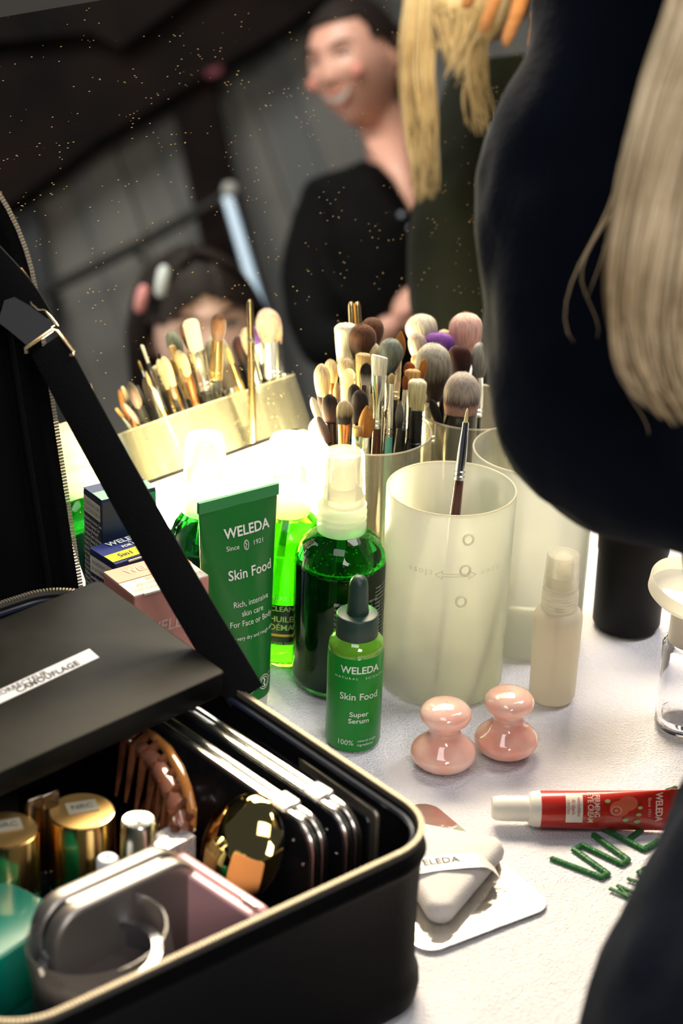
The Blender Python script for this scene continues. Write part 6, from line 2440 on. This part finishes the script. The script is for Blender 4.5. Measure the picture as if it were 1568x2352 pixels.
# ---------------------------------------------------------------- seated woman with hair clips
D2 = 3.3
M2 = scale_xf(head_world(462, 762, D2, (0.24, -0.20, 0.95), (-0.17, 0.98, 0.10)), 1.03)
pb = vp(520, 1400, D2 + .05)
model = thing('person', 'dark-haired woman with two hair clips, only forehead and eyes showing behind the brushes', 'person', (pb.x, pb.y, -0.75))
parts = [([M2 @ p for p in head_geo(0.0)[0]], head_geo(0.0)[1])]
for s in (-1, 1):
    ev, ef = ear_geo(s)
    parts.append(([M2 @ p for p in ev], ef))
nk = [M2 @ V((0, -.02, -.06)), M2 @ V((0, -.035, -.15)), M2 @ V((0, -.05, -.21))]
parts.append(skin_mesh(nk, [(0, 1), (1, 2)], [.048, .050, .075], 2))
fuse(parts, 'body', SKIN2, model, .0045, 3)
face_parts(M2, model, 0.0, squint=.9)
hair_cap(M2, lambda p: (p.z > .062 - abs(p.x) * .55) or p.y < .008 + abs(p.x) * .25, lambda p: .010 + .004 * (abs(p.x) > .02), M_hairdark, 'hair', model, ridges=.0008)
gl = []
for s in (-1, 1):
    g = []
    for (x, y, z) in ((.004, .045, .122), (.050, .055, .090), (.078, .030, .040), (.092, .005, -.03), (.098, -.02, -.12), (.100, -.02, -.24)):
        g.append(M2 @ V((s * x, y, z)))
    h = []
    for (x, y, z) in ((.006, -.03, .126), (.060, -.05, .095), (.095, -.04, .03), (.105, -.04, -.05), (.108, -.05, -.14), (.105, -.05, -.26)):
        h.append(M2 @ V((s * x, y, z)))
    gl.append(g)
    strands('loose_hair', M_hairdark, model, [g, h], 150, r=.0028, jit=.004, wave=.003)
M_clipw = pbr('clip_white', (0.62, 0.68, 0.68), .35)
M_clipp = pbr('clip_pink', (0.62, 0.26, 0.26), .35)
for nm, x0_, y0_, x1_, y1_, mt, dd in (('white_hair_clip', 378, 610, 366, 682, M_clipw, -.135), ('pink_hair_clip', 332, 655, 318, 718, M_clipp, -.085)):
    a_, b_ = vp(x0_, y0_, D2 + dd), vp(x1_, y1_, D2 + dd)
    MB().tube([a_, a_.lerp(b_, .15), a_.lerp(b_, .5), a_.lerp(b_, .85), b_], [.004, .0088, .0095, .0085, .004], 14).build(nm, mt, model, world_co=True)
tor = [M2 @ V((0, -.06, -.24)), vp(520, 1150, D2 + .06), V((pb.x, pb.y, pb.z)), V((pb.x, pb.y, -.30))]
shl = [M2 @ V((.17, -.06, -.27)), M2 @ V((-.17, -.06, -.27)), M2 @ V((.20, -.03, -.50)), M2 @ V((-.20, -.03, -.50)), M2 @ V((.10, .20, -.56)), M2 @ V((-.10, .20, -.56))]
fuse([skin_mesh(tor + shl, [(0, 1), (1, 2), (2, 3), (0, 4), (0, 5), (4, 6), (5, 7), (6, 8), (7, 9)], [(.08, .07), (.15, .11), (.15, .12), (.17, .14), .060, .060, .050, .050, .04, .04], 2)], 'dark_top', M_shirt, model, .010, 4)
kn = [V((pb.x, pb.y, -.30)), V((pb.x - .10, pb.y + .12, -.30)), V((pb.x - .45, pb.y + .13, -.30)), V((pb.x - .45, pb.y + .13, -.68)), V((pb.x - .10, pb.y - .12, -.30)), V((pb.x - .45, pb.y - .13, -.30)), V((pb.x - .45, pb.y - .13, -.68))]
fuse([skin_mesh(kn, [(0, 1), (1, 2), (2, 3), (0, 4), (4, 5), (5, 6)], [.13, .09, .07, .045, .09, .07, .045], 2)], 'trousers', M_shirt, model, .012, 3)

# ---------------------------------------------------------------- blonde person in dark green coat (mirror)
D3 = 2.3
M3 = scale_xf(head_world(1130, -360, D3, (0.62, -0.30, 0.70), (-0.25, 0.95, 0.1)), 1.0)
pc = vp(1330, 1300, D3 + .1)
blonde = thing('person', 'person in dark olive coat with long blonde hair, reflected beside the laughing woman', 'person', (pc.x, pc.y, -0.75))
parts = [([M3 @ p for p in head_geo(0.0)[0]], head_geo(0.0)[1])]
nk = [M3 @ V((0, -.02, -.06)), M3 @ V((0, -.035, -.15)), vp(1190, 40, D3 + .05)]
parts.append(skin_mesh(nk, [(0, 1), (1, 2)], [.048, .050, .080], 2))
parts += hand_geo(vp(1275, -265, D3 - .25), refv(camv(-.5, .3, .1)), refv(camv(-.35, -.85, .1)), refv(camv(0, .1, 1)), 1.0, .35, 1)
parts.append(skin_mesh([vp(1390, -280, D3 - .15), vp(1275, -265, D3 - .25)], [(0, 1)], [.032, .025], 2))
fuse(parts, 'body', pbr('skin_warm', (0.42, 0.18, 0.06), 0.45), blonde, .0045, 3)
face_parts(M3, blonde, 0.0)
M_coat = pbr('olive_coat', (0.010, 0.0115, 0.006), 0.85, spec=.1, sheen=.05, bump=.3, bscale=30)
T = [vp(1330, 1300, D3 + .1), vp(1300, 950, D3 + .1), vp(1270, 620, D3 + .1), vp(1225, 300, D3 + .1), vp(1185, 130, D3 + .1),
     vp(1075, 270, D3 + .05), vp(1040, 640, D3 + .02), vp(1075, 860, D3 - .02), vp(1180, 900, D3 - .1), vp(1400, 200, D3 + .12), vp(1480, -20, D3), vp(1400, -275, D3 - .13)]
E = [(0, 1), (1, 2), (2, 3), (3, 4), (3, 5), (5, 6), (6, 7), (7, 8), (3, 9), (9, 10), (10, 11)]
fuse([skin_mesh(T, E, [(.15, .12), (.14, .11), (.15, .11), (.12, .10), .06, .060, .054, .050, .045, .060, .052, .042], 2)], 'coat', M_coat, blonde, .008, 4, disp=.012)
lg = [T[0], V((pc.x, pc.y + .10, -.10)), V((pc.x, pc.y + .11, -.70)), V((pc.x, pc.y - .10, -.10)), V((pc.x, pc.y - .11, -.70))]
fuse([skin_mesh(lg, [(0, 1), (1, 2), (0, 3), (3, 4)], [.14, .09, .05, .09, .05], 2)], 'trousers', M_shirt, blonde, .012, 3)
M_blond = pbr('blonde_hair', (0.24, 0.155, 0.060), 0.50, noise_col=(0.42, 0.32, 0.17), nscale=14, sheen=.2)
hair_cap(M3, lambda p: (p.z > .05 + p.y * .3) or p.y < .0, lambda p: .012, M_blond, 'hair', blonde, ridges=.0008)
k3 = lambda L: [vp(x, y, D3 + d) for x, y, d in L]
strands('long_hair', M_blond, blonde, [k3([(980, -330, .0), (940, 0, -.08), (930, 160, -.10), (950, 320, -.10), (968, 470, -.09)]), k3([(1020, -350, .0), (1000, -20, -.10), (985, 150, -.12), (985, 300, -.12), (990, 460, -.10)])], 190, r=.0024, jit=.005, wave=.004)
strands('long_hair', M_blond, blonde, [k3([(1030, -350, .0), (1010, -40, -.12), (1000, 40, -.13), (1030, 130, -.14)]), k3([(1130, -330, -.02), (1120, -30, -.14), (1110, 60, -.15), (1045, 205, -.15)])], 170, r=.0024, jit=.005, wave=.004)
strands('long_hair', M_blond, blonde, [k3([(1120, -290, -.04), (1125, 20, -.16), (1090, 110, -.16), (1080, 210, -.15), (1100, 310, -.14)]), k3([(1150, -290, -.04), (1160, 10, -.16), (1105, 110, -.16), (1100, 210, -.15), (1118, 320, -.14)])], 60, r=.0020, jit=.005, wave=.005)

# ---------------------------------------------------------------- person in navy robe, foreground right
DF = 1.02
M4 = scale_xf(head_world(1990, -620, .98, (-0.55, -0.60, -0.58), (-0.45, 0.85, -0.2), False), 1.0)
fb = dep(1990, 3050, .82)
artist = thing('person', 'person in dark navy robe with long blonde hair, filling the right edge in the foreground', 'person', (fb.x, fb.y, -0.75))
parts = [([M4 @ p for p in head_geo(0.0)[0]], head_geo(0.0)[1])]
nk = [M4 @ V((0, -.02, -.06)), M4 @ V((0, -.035, -.15)), dep(2050, -100, 1.02)]
parts.append(skin_mesh(nk, [(0, 1), (1, 2)], [.048, .050, .080], 2))
hwr = dep(1900, 1180, .93)
parts += hand_geo(hwr, camv(.9, -.1, .2), camv(.9, -.1, .2), camv(.1, .8, .6), 1.0, .5, 1)
parts.append(skin_mesh([dep(1780, 1160, .95), hwr], [(0, 1)], [.030, .025], 2))
fuse(parts, 'body', SKIN2, artist, .0045, 3)
face_parts(M4, artist, 0.0)
M_robe = pbr('navy_velour', (0.0024, 0.0038, 0.0085), 0.85, spec=0.04, sheen=0.08, bump=.5, bscale=250)
M_robe.node_tree.nodes['Principled BSDF'].inputs['Sheen Roughness'].default_value = 0.5
M_robe.node_tree.nodes['Principled BSDF'].inputs['Sheen Tint'].default_value = (0.5, 0.55, 0.65, 1)
pp = lambda L: [dep(x, y, d) for x, y, d in L]
arm = pp([(1850, -350, 1.02), (1500, -250, 1.02), (1450, -40, 1.02), (1432, 150, 1.02), (1352, 320, 1.02), (1332, 560, 1.02), (1332, 720, 1.02), (1338, 870, 1.01), (1385, 1010, 1.00), (1470, 1030, .98), (1620, 1090, .96), (1780, 1160, .95)])
aR = [.09, .056, .050, .0460, .0530, .0550, .0540, .0540, .0540, .047, .042, .038]
torso = pp([(1960, -120, 1.06), (2030, 250, 1.08), (2060, 700, 1.08), (2085, 1150, 1.04), (2250, 1620, .99), (2165, 2020, .93), (2035, 2480, .87), (1930, 3000, .82)])
tR = [(.10, .09), (.135, .11), (.140, .12), (.140, .12), (.125, .12), (.130, .12), (.140, .13), (.145, .14)]
fuse([skin_mesh(arm, [(i, i + 1) for i in range(len(arm) - 1)], aR, 2), skin_mesh(torso, [(i, i + 1) for i in range(len(torso) - 1)], tR, 2)], 'robe', M_robe, artist, .0055, 5, disp=.022)
fx, fy = fb.x, fb.y
sk1 = MB().tube([V((fx + .01, fy + .04, .02)), V((fx, fy + .055, -.15)), V((fx, fy + .05, -.45)), V((fx, fy + .05, -.70))], [.10, .105, .095, .085], 28)
sk2 = MB().tube([V((fx + .02, fy - .04, .02)), V((fx + .05, fy - .09, -.15)), V((fx + .06, fy - .115, -.45)), V((fx + .06, fy - .12, -.70))], [.10, .105, .095, .085], 28)
sk3 = MB().sphere((fx + .02, fy - .01, .0), (.15, .17, .16), 32, 24)
fuse([(m_.v, m_.f) for m_ in (sk1, sk2, sk3)], 'robe_skirt', M_robe, artist, .010, 6)
for s_ in (.05, -.12):
    MB().sphere((fx + (0 if s_ > 0 else .06), fy + s_, -.715), (.05, .12, .035), 20, 12).build('shoe', M_blk, artist, world_co=True)
M_blond2 = pbr('ash_blonde_hair', (0.22, 0.150, 0.070), 0.45, noise_col=(0.50, 0.40, 0.25), nscale=16)
hair_cap(M4, lambda p: (p.z > .05 + p.y * .3) or p.y < .01, lambda p: .012, M_blond2, 'hair', artist, ridges=.0008)
h0 = M4 @ V((0, .02, .118))
dH = .86
ga = pp([(1640, -420, dH), (1560, -100, dH), (1480, 200, dH), (1420, 480, dH), (1405, 700, dH), (1440, 860, dH), (1540, 960, dH)])
gb = pp([(1760, -420, dH), (1660, -60, dH), (1570, 250, dH), (1505, 520, dH), (1485, 720, dH), (1520, 880, dH), (1600, 980, dH)])
gc = pp([(1900, -420, dH + .02), (1790, -40, dH + .02), (1690, 260, dH), (1620, 540, dH), (1590, 760, dH), (1610, 900, dH), (1680, 1000, dH)])
gd = pp([(2050, -420, dH + .04), (1950, -20, dH + .03), (1850, 280, dH + .02), (1780, 560, dH + .01), (1740, 780, dH), (1740, 920, dH), (1760, 1020, dH)])
for g in (ga, gb, gc, gd):
    g[0] = h0.lerp(g[0], .55)
strands('long_hair', M_blond2, artist, [ga, gb, gc, gd], 620, r=.0013, jit=.0022, wave=.0022, seg=26)
ge = pp([(1620, 480, .9), (1500, 640, .93), (1400, 720, .94), (1330, 800, .95), (1290, 850, .95)])
gf = pp([(1620, 560, .9), (1530, 760, .92), (1480, 860, .93), (1500, 960, .93), (1540, 1010, .93)])
strands('stray_hair', M_blond2, artist, [pp([(1640, -200, .88), (1560, 100, .9), (1470, 330, .92), (1400, 560, .93), (1385, 760, .93)]), gf], 14, r=.0006, jit=.008, wave=.006)


# ============================================================ small pieces belong to the part they sit on
PIECES = {'dropper_bulb': 'collar', 'pump_nozzle': 'screw_collar', 'sticker_lettering': 'sticker', 'panel_lettering': 'white_panel',
          'label_lettering': 'white_label', 'crest_lettering': 'crest', 'ribbon_lettering': 'ribbon', 'iris': 'eye', 'zip_teeth': 'zip_tape',
          'inner_piping': 'lining', 'brass_link': 'buckle_plate', 'brass_ring': 'buckle_plate', 'hair_bun': 'hair', 'light_bar': 'bar_housing',
          'metal_trim': 'clear_shell', 'clear_clasp': 'palette_body', 'screw_head': 'palette_body', 'thumb_catch': 'gold_lid',
          'logo_lettering': 'top_flap', 'accent_lettering': 'top_flap', 'paper_sticker': 'press_dish', 'shirt_button': 'shirt', 'cap_top': 'gold_cap'}
for root in [o for o in SC.objects if o.parent is None and o.get('category')]:
    kids = list(root.children)
    seen = {}
    for k in kids:
        nm = k.name.split('.')[0]
        if nm in PIECES:
            hosts = [h for h in kids if h.name.split('.')[0] == PIECES[nm]]
            if hosts:
                i = seen.get(nm, 0)
                seen[nm] = i + 1
                k.parent = hosts[min(i, len(hosts) - 1)]
